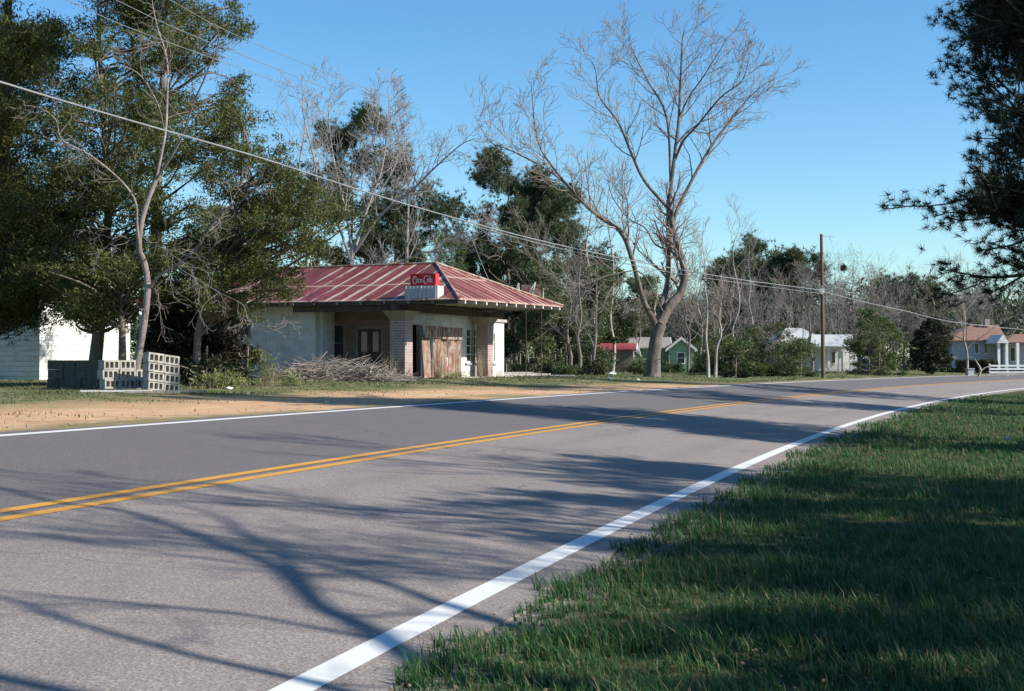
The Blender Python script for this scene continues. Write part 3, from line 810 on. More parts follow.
PP1 = Sp(400, q_p1)
pier(PP1, q_p1 + .1, .60); pier(PP, q_p2, .50)

# soft-drink sign on its steel box at the eave
SB = thing('roof_sign', 'red soft drink sign reading Coca-Cola on a grey box at the roof edge', 'sign', S(1.4, .25, EZ))
p0, p1 = Sp(437.5, .1), Sp(404.5, .1); bz0 = EZ + .02; bz1 = zpix(285.6, S(1.4, .1))
mb = MB(); mb.box(S(p0, .1, bz0), U * (p1 - p0), W_ * .5, ZU * (bz1 - bz0)); sbx = mb.build('sign_base', M['greysteel'], SB)
mb = MB()
for k in range(9):
    x = p0 + (p1 - p0) * (k + .5) / 9
    mb.box(S(x - .012, .075, bz0 + .02), U * .024, W_ * .023, ZU * (bz1 - bz0 - .04))
mb.box(S((p0 + p1) / 2 - .03, .06, bz0), U * .06, W_ * .036, ZU * (bz1 - bz0)); mb.build('panel_ribs', M['greysteel'], sbx)
s0, s1 = Sp(435.3, .16), Sp(410, .16); sz0 = bz1 + .004; sz1 = zpix(273.4, S(1.4, .16))
mb = MB(); mb.box(S(s0, .18, sz0), U * (s1 - s0), W_ * .28, ZU * (sz1 - sz0)); pn = mb.build('sign_panel', M['coke'], SB)
# the script lettering, drawn as ribbons in a 0..10 x 0..3 box
def arc(cx, cy, rx, ry, a0, a1, n=12): return [(cx + rx * math.cos(R(a0 + (a1 - a0) * k / n)), cy + ry * math.sin(R(a0 + (a1 - a0) * k / n))) for k in range(n + 1)]
def script():
    st = []
    st.append((arc(1.25, 1.35, .85, 1.15, 55, 310, 16) + [(2.0, .62), (2.15, .75)], .30))         # C with tail
    st.append((arc(1.35, 2.05, .45, .42, 60, -150, 8), .16))
    st.append((arc(2.45, 1.15, .34, .52, 0, 360, 14), .22))                                            # o
    st.append((arc(3.3, 1.15, .36, .52, 60, 300, 12), .22))                                            # c
    st.append((arc(4.15, 1.12, .34, .50, 0, 360, 14), .22)); st.append(([(4.5, 1.6), (4.48, 1.0), (4.6, .68), (4.85, .75)], .2))   # a
    st.append(([(5.0, 1.2), (5.42, 1.28)], .26))                                                      # -
    st.append((arc(6.35, 1.4, .85, 1.2, 60, 300, 16), .30)); st.append(([(6.75, 2.42), (7.3, 2.62), (7.8, 2.5)], .2))
    st.append((arc(7.4, 1.15, .34, .52, 0, 360, 14), .22))                                             # o
    st.append(([(7.95, .7), (8.15, 1.4), (8.45, 2.3), (8.25, 2.5), (8.0, 2.0), (8.05, 1.0), (8.35, .62)], .18))  # l
    st.append((arc(8.85, 1.12, .34, .50, 0, 360, 14), .22)); st.append(([(9.2, 1.6), (9.18, 1.0), (9.3, .68), (9.65, .85)], .2))   # a
    return st
mb = MB(); Wd = (s1 - s0) * .84; Hd = (sz1 - sz0) * .74
def PT(x, y): return S(s1 - (s1 - s0) * .08 - Wd * (x + y * .12 - .2) / 9.9, .166, sz0 + (sz1 - sz0) * .12 + Hd * y / 2.8)
for pts, wd in script():
    pts = np.array(pts); t = unit(np.gradient(pts, axis=0)); nn = np.stack([-t[:, 1], t[:, 0]], -1)
    ww = wd * (.5 + .5 * np.abs(t[:, 1]))[:, None] * .52
    a = pts + nn * ww; b = pts - nn * ww
    V = []
    for k in range(len(pts)): V += [PT(*a[k]), PT(*b[k])]
    V = np.array(V); V2 = V + W_ * .012; n = len(V); F4 = []
    for k in range(0, n - 2, 2): F4 += [[k, k + 1, k + 3, k + 2], [n + k, n + k + 2, n + k + 3, n + k + 1], [k, k + 2, n + k + 2, n + k], [k + 1, n + k + 1, n + k + 3, k + 3]]
    mb.add(np.vstack([V, V2]), F4)
mb.build('lettering', M['signwhite'], pn)

# rusty sheets leaning between the two piers
def sheet(nm, label, pA, pB, qA, qB, z0, z1, tilt, mat, group):
    n = 14; a = S(pA, qA, 0); b = S(pB, qB, 0); d = unit(b - a); Ld = np.linalg.norm(b - a); nn = np.cross(d, ZU)
    V = []; 
    for side in (0, .006):
        for i in range(n * 3 + 1):
            x = Ld * i / (n * 3); o = a + d * x + nn * (math.sin(i / 3 * 2 * math.pi) * .012 + side)
            V += [o + ZU * z0, o + ZU * z1 + nn * tilt + d * tilt * .3]
    k = n * 3 + 1; F4 = []
    for i in range(k - 1):
        F4 += [[2 * i, 2 * i + 1, 2 * i + 3, 2 * i + 2], [2 * k + 2 * i, 2 * k + 2 * i + 2, 2 * k + 2 * i + 3, 2 * k + 2 * i + 1]]
        F4 += [[2 * i + 1, 2 * k + 2 * i + 1, 2 * k + 2 * i + 3, 2 * i + 3], [2 * i, 2 * i + 2, 2 * k + 2 * i + 2, 2 * k + 2 * i]]
    o = link(nm, np.array(V), [np.array(F4)], M[mat], None, S(pA, qA, z0)); tag(o, label, 'metal sheet', group)
PS = 2.0
cols = [424, 431.5, 439, 447, 455, 460]
labs = ['tall rusty sheet at the left end of the patched metal screen, leaning outward', 'dark brown rusty sheet second from the left in the metal screen', 'narrow pale streaked sheet in the middle of the metal screen', 'upright whitish rusty sheet right of the middle of the screen', 'thin orange rusted sheet at the right end of the metal screen']
for k in range(5):
    qa, qb = Sq(cols[k] + .3, PS + .02 * (k % 2)), Sq(cols[k + 1] + .5, PS + .02 * (k % 2))
    sheet('rusty_sheet', labs[k], PS + .03 * (k % 2), PS + .03 * (k % 2), qa, qb, GZ - .02, zpix([338, 339, 337, 340, 341][k], S(PS, qa)), [-.10, .05, -.04, .06, .03][k], 'rust' if k != 1 else 'rustdark', 'rusty sheets standing between the porch piers')
q_, r_ = Sq(423.5, PS), Sq(441, PS)
sheet('rusty_sheet', 'wide rust red sheet fixed across the upper left of the screen', PS - .06, PS - .06, q_, r_, zpix(337.5, S(PS, q_)), zpix(325.5, S(PS, q_)), .02, 'rust', 'rusty sheets standing between the porch piers')
q_, r_ = Sq(440, PS), Sq(459.5, PS)
sheet('rusty_sheet', 'wide paler sheet fixed across the upper right of the screen', PS - .10, PS - .10, q_, r_, zpix(339, S(PS, q_)), zpix(327, S(PS, q_)), .02, 'rust', 'rusty sheets standing between the porch piers')
mb = MB(); mb.box(S(PS + .08, Sq(424, PS), GZ), U * .07, W_ * .07, ZU * 1.95); mb.box(S(PS + .08, Sq(459, PS), GZ), U * .07, W_ * .07, ZU * 1.9); mb.box(S(PS + .08, Sq(424, PS) + .08, GZ + 1.5), U * .05, W_ * (Sq(459, PS) - Sq(424, PS) - .09), ZU * .08)
tag(mb.build('timber_frame', M['greywood'], None, S(PS, Sq(440, PS), GZ)), 'grey timber frame behind the rusty metal screen', 'frame')

# rusty sign skeleton standing beyond the road end of the roof
fx = at(531, 300, 63.0); gzf = float(gz(fx[0], 63)); ff = thing('sign_frame', 'rusty sign frame with two white A-shaped struts beyond the roof edge', 'sign', (fx[0], 63, gzf))
mb = MB()
for px in (526, 541.5):
    mb = MB(); mb.tube([at(px, 284, 63.3), at(px, 330, 63.3), np.array([at(px, 300, 63.3)[0], 63.3, gzf - .1])], .02, 6); mb.build('post', M['bark_dark'], ff)
mb = MB(); a = at(521, 299, 63.2); b = at(542, 285, 63.2); mb.box(a, [b[0] - a[0], 0, 0], [0, .12, 0], [0, 0, b[2] - a[2]]); mb.build('board', M['rustdark'], ff)
for (x0, x1) in ((516.5, 528), ): pass
for tri in (((516, 291), (518.5, 283), (519, 293)), ((528.5, 294), (535.5, 282), (532, 296))):
    mb = MB(); P = [at(x, y, 63.0) for x, y in tri]; mb.tube([P[0], P[1]], .035, 5); mb.tube([P[1], P[2]], .03, 5); mb.tube([P[2], P[0]], .025, 5); mb.build('strut', M['whitewood'], ff)
mb = MB(); mb.tube([at(543, 300, 63.0), at(543.5, 288, 63.0)], .03, 5); mb.build('strut', M['whitewood'], ff)

# ------------------------------------------------------------------ white house at the far left
HC0 = at(39.5, 350, 44.0); HB = R(24)
hu = np.array([-math.cos(HB), math.sin(HB), 0]); hv = np.array([math.sin(HB), math.cos(HB), 0])
def siding(name, col, dirty, h=.16):
    m, nt, b = new_mat(name); p = pos(nt); s = nt.nodes.new('ShaderNodeSeparateXYZ'); L(nt, p, s.inputs[0])
    fr = math_(nt, 'FRACT', math_(nt, 'DIVIDE', s.outputs[2], h))
    n = noise(nt, pos(nt, (1, 1, 3)), 2, 5, .65)
    c = ramp(nt, n, [(.3, dirty), (.5, col)])
    c = mixc(nt, ramp(nt, fr, [(.03, (1, 1, 1)), (.09, (0, 0, 0))]), c, tuple(a * .45 for a in dirty))
    L(nt, c, b.inputs['Base Color']); b.inputs['Roughness'].default_value = .7; bump(nt, b, fr, .8, .03); return m
M['siding'] = siding('white_lap_siding', (.62, .62, .61), (.42, .41, .39))
M['bluesiding'] = siding('pale_blue_grey_siding', (.42, .46, .52), (.32, .35, .40))
M['greensiding'] = siding('bright_green_siding', (.27, .46, .30), (.18, .32, .20))
M['shingle'] = simple('grey_shingles', (.16, .15, .14), (.30, .28, .26), 6, .95)
M['brownroof'] = simple('brown_shingles', (.14, .075, .055), (.25, .14, .10), 5, .95)
M['whiteroof'] = simple('chalky_white_metal_roof', (.36, .37, .36), (.52, .53, .52), 3, .6)
M['redroof'] = simple('red_shed_roof', (.20, .03, .035), (.32, .06, .055), 4, .7)
M['white'] = simple('white_paint', (.66, .66, .64), (.80, .80, .78), 5, .6)
M['blue'] = simple('blue_plastic', (.02, .05, .16), (.03, .08, .22), 5, .4)

def gable_house(nm, label, cat, corner, u, v, lu, lv, zg, ze, zr, wallm, roofm, ridge_along='u', over=.35, openings=(), wname='window', chimney=None, trim='white'):
    """simple house: nearest corner, u and v are the plan directions of its two seen walls; openings (side, a0, a1, zb, zt)"""
    t = thing(nm, label, cat, (corner[0], corner[1], zg))
    c = np.array([corner[0], corner[1], 0.0])
    side = {'u': (c, u, v, lu), 'v': (c, v, u, lv)}
    def seg(P0, d, inn, Ld, ops):
        mb = MB(); x = 0
        for (a, b, zb, zt) in sorted(ops):
            for (aa, bb, za, zz) in ((x, a, zg - .4, ze), (a, b, zg - .4, zb), (a, b, zt, ze)):
                if bb - aa > 1e-3 and zz - za > 1e-3: mb.box(P0 + d * aa + ZU * za, d * (bb - aa), inn * .15, ZU * (zz - za))
            x = b
        mb.box(P0 + d * x + ZU * (zg - .4), d * (Ld - x), inn * .15, ZU * (ze - zg + .4))
        mb.build('wall', wallm, t)
        for (a, b, zb, zt) in ops:
            W, H = b - a, zt - zb; mb = MB(); o = P0 + d * a + inn * .02 + ZU * zb; fw = .07
            mb.box(o - inn * .05, d * fw, inn * .12, ZU * H); mb.box(o - inn * .05 + d * (W - fw), d * fw, inn * .12, ZU * H)
            mb.box(o - inn * .05 + d * fw, d * (W - 2 * fw), inn * .12, ZU * fw); mb.box(o - inn * .05 + d * fw + ZU * (H - fw), d * (W - 2 * fw), inn * .12, ZU * fw)
            mb.box(o - inn * .03 + d * fw + ZU * (H / 2 - .02), d * (W - 2 * fw), inn * .06, ZU * .04)
            wn = mb.build('window', M[trim], t)
            mb = MB(); mb.box(o + inn * .08 + d * fw + ZU * fw, d * (W - 2 * fw), inn * .01, ZU * (H - 2 * fw)); mb.build('pane', M['glass'], wn)
    seg(c, u, v, lu, [o[1:] for o in openings if o[0] == 'u']); seg(c + v * .15, v, u, lv - .15, [o[1:] for o in openings if o[0] == 'v'])
    seg(c + v * lv + u * .15, u, -v, lu - .15, []); seg(c + u * lu + v * .15, v, -u, lv - .3, [])
    if ridge_along == 'u': e1, e2, l1, l2 = u, v, lu, lv
    else: e1, e2, l1, l2 = v, u, lv, lu
    # gable triangles
    for k in (0, 1):
        o = c + e1 * (l1 * k) - e1 * (.15 * k)
        P = [o + ZU * ze, o + e2 * l2 + ZU * ze, o + e2 * l2 / 2 + ZU * zr]; Q = [q + e1 * .15 for q in P]
        mb = MB(); mb.add(P + Q, [[0, 1, 2], [5, 4, 3]]); mb.add(P + Q, [[0, 3, 4, 1], [1, 4, 5, 2], [2, 5, 3, 0]]); mb.build('gable', wallm, t)
    sl = (zr - ze) / (l2 / 2)
    mb = MB()
    for sgn in (0, 1):
        a = c - e1 * over + (e2 * (-over) if sgn == 0 else e2 * (l2 + over)) + ZU * (ze - over * sl + .02); b = c - e1 * over + e2 * l2 / 2 + ZU * (zr + .02)
        n = l1 + 2 * over; P = [a, a + e1 * n, b + e1 * n, b]; Q = [q + ZU * .09 for q in P]
        mb.add(P + Q, [[0, 1, 2, 3], [7, 6, 5, 4], [0, 4, 5, 1], [1, 5, 6, 2], [2, 6, 7, 3], [3, 7, 4, 0]])
    rf = mb.build('roof', roofm, t)
    mb = MB()
    for k in (0, 1):
        for sgn in (0, 1):
            o = c + e1 * (l1 * k + (over + .01) * (1 if k else -1)) 
            a = o + (e2 * (-over) if sgn == 0 else e2 * (l2 + over)) + ZU * (ze - over * sl - .10); b = o + e2 * l2 / 2 + ZU * (zr - .10)
            dd = b - a; mb = MB(); mb.box(a, dd, e1 * (.04 if k else -.04), ZU * .2); mb.build('fascia', M[trim], rf)
    if chimney is not None:
        mb = MB(); p = c + e1 * chimney + e2 * l2 / 2; mb.box(p - e1 * .3 - e2 * .3 + ZU * (zr - .8), e1 * .6, e2 * .6, ZU * 1.7); mb.box(p - e1 * .36 - e2 * .36 + ZU * (zr + .9), e1 * .72, e2 * .72, ZU * .14); mb.build('chimney', M['concrete'], rf)
    return t
lh = gable_house('white_house', 'white lap sided house behind the big trees at far left', 'house', HC0[:2], hu, hv, 9.5, 4.3, .95, zpix(306, HC0), zpix(306, HC0) + 1.2, M['siding'], M['shingle'], 'u', openings=[('u', 3.2, 4.2, 1.9, 3.2), ('u', 6.6, 7.6, 1.9, 3.2)])

# ------------------------------------------------------------------ concrete blocks
def block_mesh():
    mb = MB(); l, d, h = .395, .195, .2; t = .038
    mb.box([-l / 2, -d / 2, 0], [l, 0, 0], [0, d, 0], [0, 0, t]); mb.box([-l / 2, -d / 2, h - t], [l, 0, 0], [0, d, 0], [0, 0, t])
    mb.box([-l / 2 + t, d / 2 - .1, t], [l - 2 * t, 0, 0], [0, .02, 0], [0, 0, h - 2 * t])
    for x in (-l / 2, -l / 6 - t / 2 + .005, l / 6 - t / 2 - .005, l / 2 - t): mb.box([x, -d / 2, t], [t, 0, 0], [0, d, 0], [0, 0, h - 2 * t])
    return mb
me_blk = block_mesh().build('concrete_block', M['block']); proto_me = me_blk.data; bpy.data.objects.remove(me_blk)
proto_shade = proto_me.copy(); proto_shade.materials[0] = simple('shade_toned_concrete_block', (.035, .033, .03), (.085, .08, .07), 7, .95, .5, .01)  # same block, darkened: the shade on the stack's long side is in the colour
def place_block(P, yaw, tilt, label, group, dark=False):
    o = bpy.data.objects.new('concrete_block', proto_shade if dark else proto_me); C.objects.link(o)
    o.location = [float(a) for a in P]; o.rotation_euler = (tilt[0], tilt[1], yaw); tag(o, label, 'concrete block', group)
rb = np.random.default_rng(3)
# stack frame: block length runs along bv (the sunlit end), hollow cores along bu
BB = R(38); bu = np.array([-math.cos(BB), math.sin(BB), 0]); bv = np.array([math.sin(BB), math.cos(BB), 0])
b0 = at(103.5, 380, 30.0); b0[2] = float(gz(b0[0] + .5, 30.7)) - .01
rows = {0: 'bottom', 1: 'middle', 2: 'top', 3: 'loose upper'}
yaw = math.atan2(bv[1], bv[0])
NU = 10
for lay in range(3):
    for j in range(3):
        if lay == 2 and j == 2: continue
        for i in range(NU):
            seen = i == 0 or j == 0 or lay == 2 or (lay == 1 and j == 2)
            if not seen: continue
            P = b0 + bv * (.21 + j * .42 + rb.normal() * .007) + bu * (.1 + i * .205 + rb.normal() * .006) + ZU * (lay * .202 + .06)
            place_block(P, yaw + rb.normal() * .012, (0, 0), f'hollow grey concrete block at the sunny end of the long stack, {rows[lay]} course' if i == 0 else f'concrete block with shade put into its colour, in the {rows[lay]} course of the long stack', f'pale end blocks in the {rows[lay]} course of the long stack' if i == 0 else f'shade-toned blocks in the {rows[lay]} course of the long stack', i > 0)
b1 = at(147.5, 380, 30.0); b1[2] = float(gz(b1[0], 30.6)) - .01
BC = R(40); cu = np.array([-math.cos(BC), math.sin(BC), 0]); cv = np.array([math.sin(BC), math.cos(BC), 0]); yaw2 = math.atan2(cv[1], cv[0])
for lay in range(4):
    for j in range(2):
        for i in range(1):
            zz = lay * .2
            P = b1 + cv * (.2 + j * .405 + rb.normal() * .006 - .05 * zz) + cu * (.08 + i * .205) + ZU * (zz + .03 - .05 * j) - cu * (.06 * zz)
            rn = ['bottom', 'second', 'third', 'top'][lay]
            place_block(P, yaw2 + rb.normal() * .01, (-.04, .11), f'hollow pale concrete block in the {rn} course of the leaning short stack', f'blocks in the {rn} course of the leaning stack')
# boards lying on the ground by the blocks
for k, (x, Y, ln, an, lab) in enumerate(((80, 28.6, 1.4, .15, 'pale weathered board lying on the ground left of the blocks'), (112, 28.9, 1.9, .06, 'long grey board lying on the ground in front of the long block stack'), (124, 28.5, 1.1, .25, 'short orange brown board on the ground in front of the block stack'))):
    p = at(x, 400, Y); z = float(gz(p[0], Y)) + .01; mb = MB(); d = np.array([math.cos(an), math.sin(an), 0]); e = np.array([-d[1], d[0], 0])
    mb.box([p[0], Y, z], d * ln, e * .14, [0, 0, .04]); tag(mb.build('wooden_board', M['whitewood'] if k == 0 else M['greywood'], None, (p[0], Y, z)), lab, 'board', 'boards lying by the block stacks')

# ================================================================== UTILITY POLE AND WIRES
UPY = 74.0; up = at(823, 300, UPY); upz = float(gz(up[0], UPY)); ptop = at(821.3, 234, UPY)
pole = thing('utility_pole', 'slim brown wooden utility pole by the road bend', 'utility pole', (up[0], UPY, upz))
mb = MB(); mb.tube([[up[0], UPY, upz - .5], [up[0] - .03, UPY, upz + 3.5], [ptop[0], UPY, ptop[2]]], [.105, .095, .075], 10); mb.build('shaft', simple('brown_pole_wood', (.075, .045, .034), (.15, .095, .07), 5, .9, .4, .01, stretch=(1, 1, .2)), pole, smooth=True)
mb = MB(); q = at(822, 236, UPY); mb.tube([q, q + [.45, 0, .0], q + [.62, 0, -.03]], .018, 5); mb.build('top_bracket', M['greysteel'], pole)
mb = MB(); q = at(821.5, 291, UPY); mb.box(q - [.14, .16, .12], [.28, 0, 0], [0, .06, 0], [0, 0, .24]); mb.build('cable_clamp', M['greysteel'], pole)
for py in (287, 294):
    mb = MB(); q = at(821, py, UPY); mb.tube([q - [.0, .12, 0], q - [.0, .3, 0]], [.05, .03], 6); mb.build('insulator', M['whitewood'], pole)
M['wire'] = simple('weathered_pale_cable', (.15, .16, .17), (.24, .25, .26), 3, .5)
M['wire2'] = simple('thin_pale_wire', (.14, .16, .16), (.22, .24, .24), 3, .5)
def wire(pts, r, label, mat='wire'):
    P, rr = resample(pts, [r] * len(pts), 60); mb = MB(); mb.tube(P, rr, 5)
    tag(mb.build('overhead_cable', M[mat], None, P[0], smooth=True), label, 'cable')
YL = 22.0
def yat(px):    # straight run in plan between the pole off the left edge and the pole by the bend
    a = at(0, 82, YL); b = at(820, 290, UPY - .3); k = (px - CX) / F
    t = (k * a[1] - a[0]) / ((b[0] - a[0]) - k * (b[1] - a[1])); return a[1] + t * (b[1] - a[1])
main = [(-60, 62), (0, 82), (128, 120), (256, 156.5), (350, 187), (440, 214), (550, 243), (660, 266), (740, 279.5), (820, 290)]
wire([at(x, y, yat(x)) for x, y in main], .019, 'thick pale cable running from top left down to the wooden pole')
wire([at(x, y, yat(x)) for x, y in [(470, 225), (560, 248.5), (660, 270.5), (740, 283), (820, 293.5)]], .012, 'thin wire just under the thick cable near the wooden pole', 'wire2')
wire([at(821, 291, UPY - .3), at(860, 301, 78), at(905, 311, 84), at(960, 323, 92), at(1060, 333, 108)], .022, 'pale cable running right from the wooden pole past the round cedar')
mb_ = [((60, -3), (130, 28), (240, 68), (330, 100)), ((110, -3), (180, 30), (300, 78), (330, 90)), ((165, -3), (225, 30), (300, 62), (420, 110))]
for k, p_ in enumerate(mb_):
    wire([at(x, y, 27 + (x - 60) * .04) for x, y in p_], .008, ['lowest of three thin wires crossing the top of the left trees', 'middle thin wire of three crossing the top of the left trees', 'highest thin wire of three crossing the top of the left trees'][k], 'wire2')
q = at(477, 247, 56.5); wire([at(490, 283, 56), at(481, 262, 56.3), at(470, 236, 57), at(455, 222, 57.5)], .014, 'thin drop wire rising from the station roof', 'wire2')

# ================================================================== THE BIG BARE TREE BY THE ROAD
r = np.random.default_rng(11); TY = 66.0
bt = base_at(652, TY); big = thing('big_bare_tree', 'tallest leafless tree with forked pale limbs standing beside the road', 'tree', bt)
def hero(pixels, rads, Y, dYs=None):
    pts = [at(x, y, Y + (dYs[i] if dYs else 0)) for i, (x, y) in enumerate(pixels)]
    return resample(pts, rads, max(10, 4 * len(pts)))
tr = MB(); cr = MB(); limbs = []
limbs.append(hero([(651.5, 381), (652.5, 372), (654, 355), (656.5, 337), (660, 324)], [.62, .50, .40, .38, .40], TY))
limbs.append(hero([(656, 330), (652.5, 318), (645, 304.6), (638, 282), (632, 259), (620, 231), (591.6, 211), (555, 170), (537, 138), (531, 81)], [.28, .24, .2, .18, .17, .15, .11, .08, .055, .02], TY, [0, -.2, -.5, -.8, -1.2, -1.8, -2.5, -3.2, -3.6, -4]))
limbs.append(hero([(591.6, 211), (555, 175), (510, 150), (490, 142), (478, 122)], [.08, .06, .045, .03, .012], TY, [-2.5, -3, -3.4, -3.6, -3.9]))
limbs.append(hero([(660, 324), (669.7, 306.6), (680, 294), (685, 276), (682, 260), (672.7, 227), (668.6, 207)], [.38, .34, .30, .27, .23, .19, .17], TY, [0, .2, .4, .5, .5, .3, .2]))
limbs.append(hero([(658, 322), (663, 300), (668, 280), (668.6, 235), (668, 200)], [.26, .22, .20, .17, .14], TY, [0, .6, 1.0, 1.2, 1.2]))
limbs.append(hero([(668.6, 209), (644, 180), (630, 150), (618, 121.6), (599.7, 97), (595.6, 70), (590, 58)], [.12, .11, .09, .075, .05, .03, .012], TY, [.2, -.3, -.8, -1.2, -1.8, -2.2, -2.5]))
limbs.append(hero([(668.6, 207), (674.7, 154), (678.8, 117.5), (680.8, 73), (682.8, 36.5), (688, 20)], [.16, .125, .10, .07, .04, .012], TY, [.2, .4, .6, .8, 1, 1.1]))
limbs.append(hero([(671, 190), (666.6, 117.5), (648, 81), (632, 48.6), (628, 30)], [.10, .085, .06, .04, .012], TY, [1.2, 1.8, 2.3, 2.8, 3]))
limbs.append(hero([(672.7, 227), (676.7, 211), (691, 182), (709, 150), (729.4, 121.6), (749.7, 97), (765, 84), (781, 76)], [.15, .14, .12, .10, .075, .05, .03, .01], TY, [.3, .6, 1, 1.4, 1.9, 2.4, 2.6, 2.8]))
limbs.append(hero([(675, 160), (684, 140), (697, 125.7), (721, 97), (741.6, 81), (749.7, 56.7)], [.09, .08, .07, .055, .035, .012], TY, [.4, 0, -.5, -1.2, -1.6, -2]))
limbs.append(hero([(679, 118), (689, 97), (703, 77), (721, 48.6), (728, 36)], [.065, .055, .045, .028, .01], TY, [.6, .4, .1, -.3, -.5]))
limbs.append(hero([(668, 250), (655, 244), (645, 228), (628, 218), (612, 196), (606, 172)], [.07, .06, .05, .04, .03, .01], TY, [.8, 1.4, 2, 2.6, 3.3, 3.8]))
limbs.append(hero([(663, 312), (655, 296), (640, 272), (610, 275), (570, 285), (520, 250), (487, 233)], [.06, .05, .045, .04, .03, .02, .01], TY, [0, -1, -1.6, -2.2, -3, -3.8, -4.4]))
limbs = [(P, rr * (.78 if k == 0 else .66)) for k, (P, rr) in enumerate(limbs)]
for P, rr in limbs: tr.tube(P, rr, 10)
# callus bulge at the fork
for P, rr in limbs[1:]:
    out = []; Lg = np.linalg.norm(np.diff(P, axis=0), axis=1).sum()
    limb_side(r, P, rr, out, int(4 + Lg * 1.5), 2.5, 1, 3, .26, .35, .8, (6, 5, 4), .0078, .34)
    tubes(cr, out, (6, 5, 3, 3))
tr.build('trunk', M['hero_bark'], big, smooth=True); cr.build('crown', M['twig'], big, smooth=True)

# ================================================================== LEFT CLUSTER
# pale dead-limbed tree in front
Y1 = 33.0; r = np.random.default_rng(21)
b = base_at(137, Y1); dead = thing('bare_limbed_tree', 'slender tree with pale bare forked limbs beside the concrete block stacks', 'tree', b)
tr = MB(); cr = MB()
L1 = [hero([(136.5, 392), (137, 364), (143, 330), (147.6, 287.6), (144, 262), (139, 249), (141, 225), (148, 200), (156, 180)], [.17, .145, .135, .13, .115, .11, .10, .095, .09], Y1),
      hero([(139, 249), (137, 225), (135, 201), (120, 180), (91, 156), (62, 140), (56, 120), (40, 108), (23, 105)], [.085, .075, .07, .06, .05, .042, .03, .02, .01], Y1, [0, -.3, -.5, -.8, -1.2, -1.6, -1.8, -2, -2.2]),
      hero([(156, 180), (165, 135), (167, 104), (167, 60), (157, 26), (152, 0), (149, -25)], [.085, .075, .065, .05, .035, .022, .01], Y1, [0, .1, .2, .3, .4, .5, .5]),
      hero([(156, 180), (180, 141), (193, 104), (206, 75), (219, 39), (214, 22)], [.07, .06, .05, .04, .025, .01], Y1, [0, -.4, -.8, -1.1, -1.4, -1.5]),
      hero([(165, 135), (158, 105), (140, 75), (118, 66), (95, 70)], [.045, .035, .03, .02, .008], Y1, [0, -.5, -.9, -1.2, -1.4]),
      hero([(167, 60), (160, 45), (145, 48), (135, 52)], [.03, .022, .015, .008], Y1, [.3, 0, -.2, -.4]),
      hero([(148, 290), (160, 275), (180, 263), (198, 246), (210, 228), (222, 211), (243, 200), (262, 180)], [.085, .075, .07, .06, .052, .045, .03, .012], Y1, [0, -.2, -.5, -.8, -1.0, -1.2, -1.5, -1.7]),
      hero([(176, 265), (185, 272), (193, 277), (208, 286), (222, 294), (243, 305), (250, 322), (274, 326), (290, 312)], [.03, .028, .026, .024, .02, .018, .015, .012, .006], Y1, [-.4, -.8, -1, -1.2, -1.4, -1.6, -1.7, -1.8, -1.9]),
      hero([(144, 262), (155, 246), (172, 255), (190, 268), (196, 285)], [.03, .025, .02, .015, .008], Y1, [0, -.5, -.9, -1.3, -1.4]),
      hero([(147, 285), (158, 292), (156, 305)], [.02, .015, .007], Y1, [0, -.3, -.5]),
      hero([(139, 245), (122, 236), (112, 240)], [.02, .014, .007], Y1, [0, -.3, -.5])]
L1 = [(P, rr * (.62 if k == 0 else .42)) for k, (P, rr) in enumerate(L1)]
for P, rr in L1: tr.tube(P, rr, 8)
for k, (P, rr) in enumerate(L1[1:]):
    out = []; Lg = np.linalg.norm(np.diff(P, axis=0), axis=1).sum()
    limb_side(r, P, rr, out, int(3 + Lg * 2.2), 1.0, 1, 3, .25, .05, .85, (4, 3, 3), .0035, .45); tubes(cr, out, (5, 4, 3, 3))
tr.build('trunk', simple('dead_limb_bark', (.09, .07, .06), (.34, .29, .27), 4, .9, .6, .02, stretch=(1, 1, .4)), dead, smooth=True); cr.build('crown', M['twig'], dead, smooth=True)

def cedar(label, px, Y, trunk_px, regions, seed, tr_r=.25, leaf=.13, per=620, mat='cedar', name='cedar_tree', bark='bark'):
    r = np.random.default_rng(seed); cl = []
    for (x0, x1, y0, y1, dY, n, cr_) in regions: cl += clumps_box(r, x0, x1, y0, y1, Y, dY, n, cr_, lambda a, b: (2 * a - 1) ** 2 + (2 * b - 1) ** 2 < 1.15)
    tp = [at(x, y, Y) for x, y in trunk_px]; b = np.array([tp[0][0], Y, float(gz(tp[0][0], Y))]); tp[0][2] = b[2] - .2
    return clump_tree(label, name, px, Y, cl, seed, tp, tr_r, leaf, per, mat, .28, None, 'tree', bark, base=b)
cedar('large dark cedar with thick trunk in front of the white house', 96, 37.5, [(92, 388), (97, 345), (103, 290), (108, 200), (100, 60), (96, -120)],
      [(60, 175, 20, 90, 2.5, 15, .48), (45, 190, 80, 200, 3, 44, .6), (30, 165, 190, 300, 2.8, 44, .6), (60, 130, 285, 322, 1.5, 12, .45), (70, 200, -120, 20, 3, 18, .9)], 31, .17, .115, 860)
cedar('dense dark cedar filling the far left edge', 20, 39.0, [(-22, 390), (-18, 300), (5, 100), (10, -140)],
      [(-70, 70, 10, 120, 3, 42, .7), (-80, 62, 110, 230, 3, 46, .72), (-80, 60, 220, 318, 2.6, 46, .75), (-60, 90, -140, 10, 3, 24, .95)], 32, .3, .12, 800)
cedar('tall cedar behind the pale bare limbs with blue sky gaps', 170, 41.0, [(158, 385), (156, 250), (160, 120), (172, -60)],
      [(120, 236, -20, 70, 2.5, 28, .55), (150, 245, 55, 150, 2.5, 15, .48), (140, 230, 150, 230, 2.5, 9, .48), (150, 250, -120, -10, 3, 16, .9)], 33, .2, .11, 800)
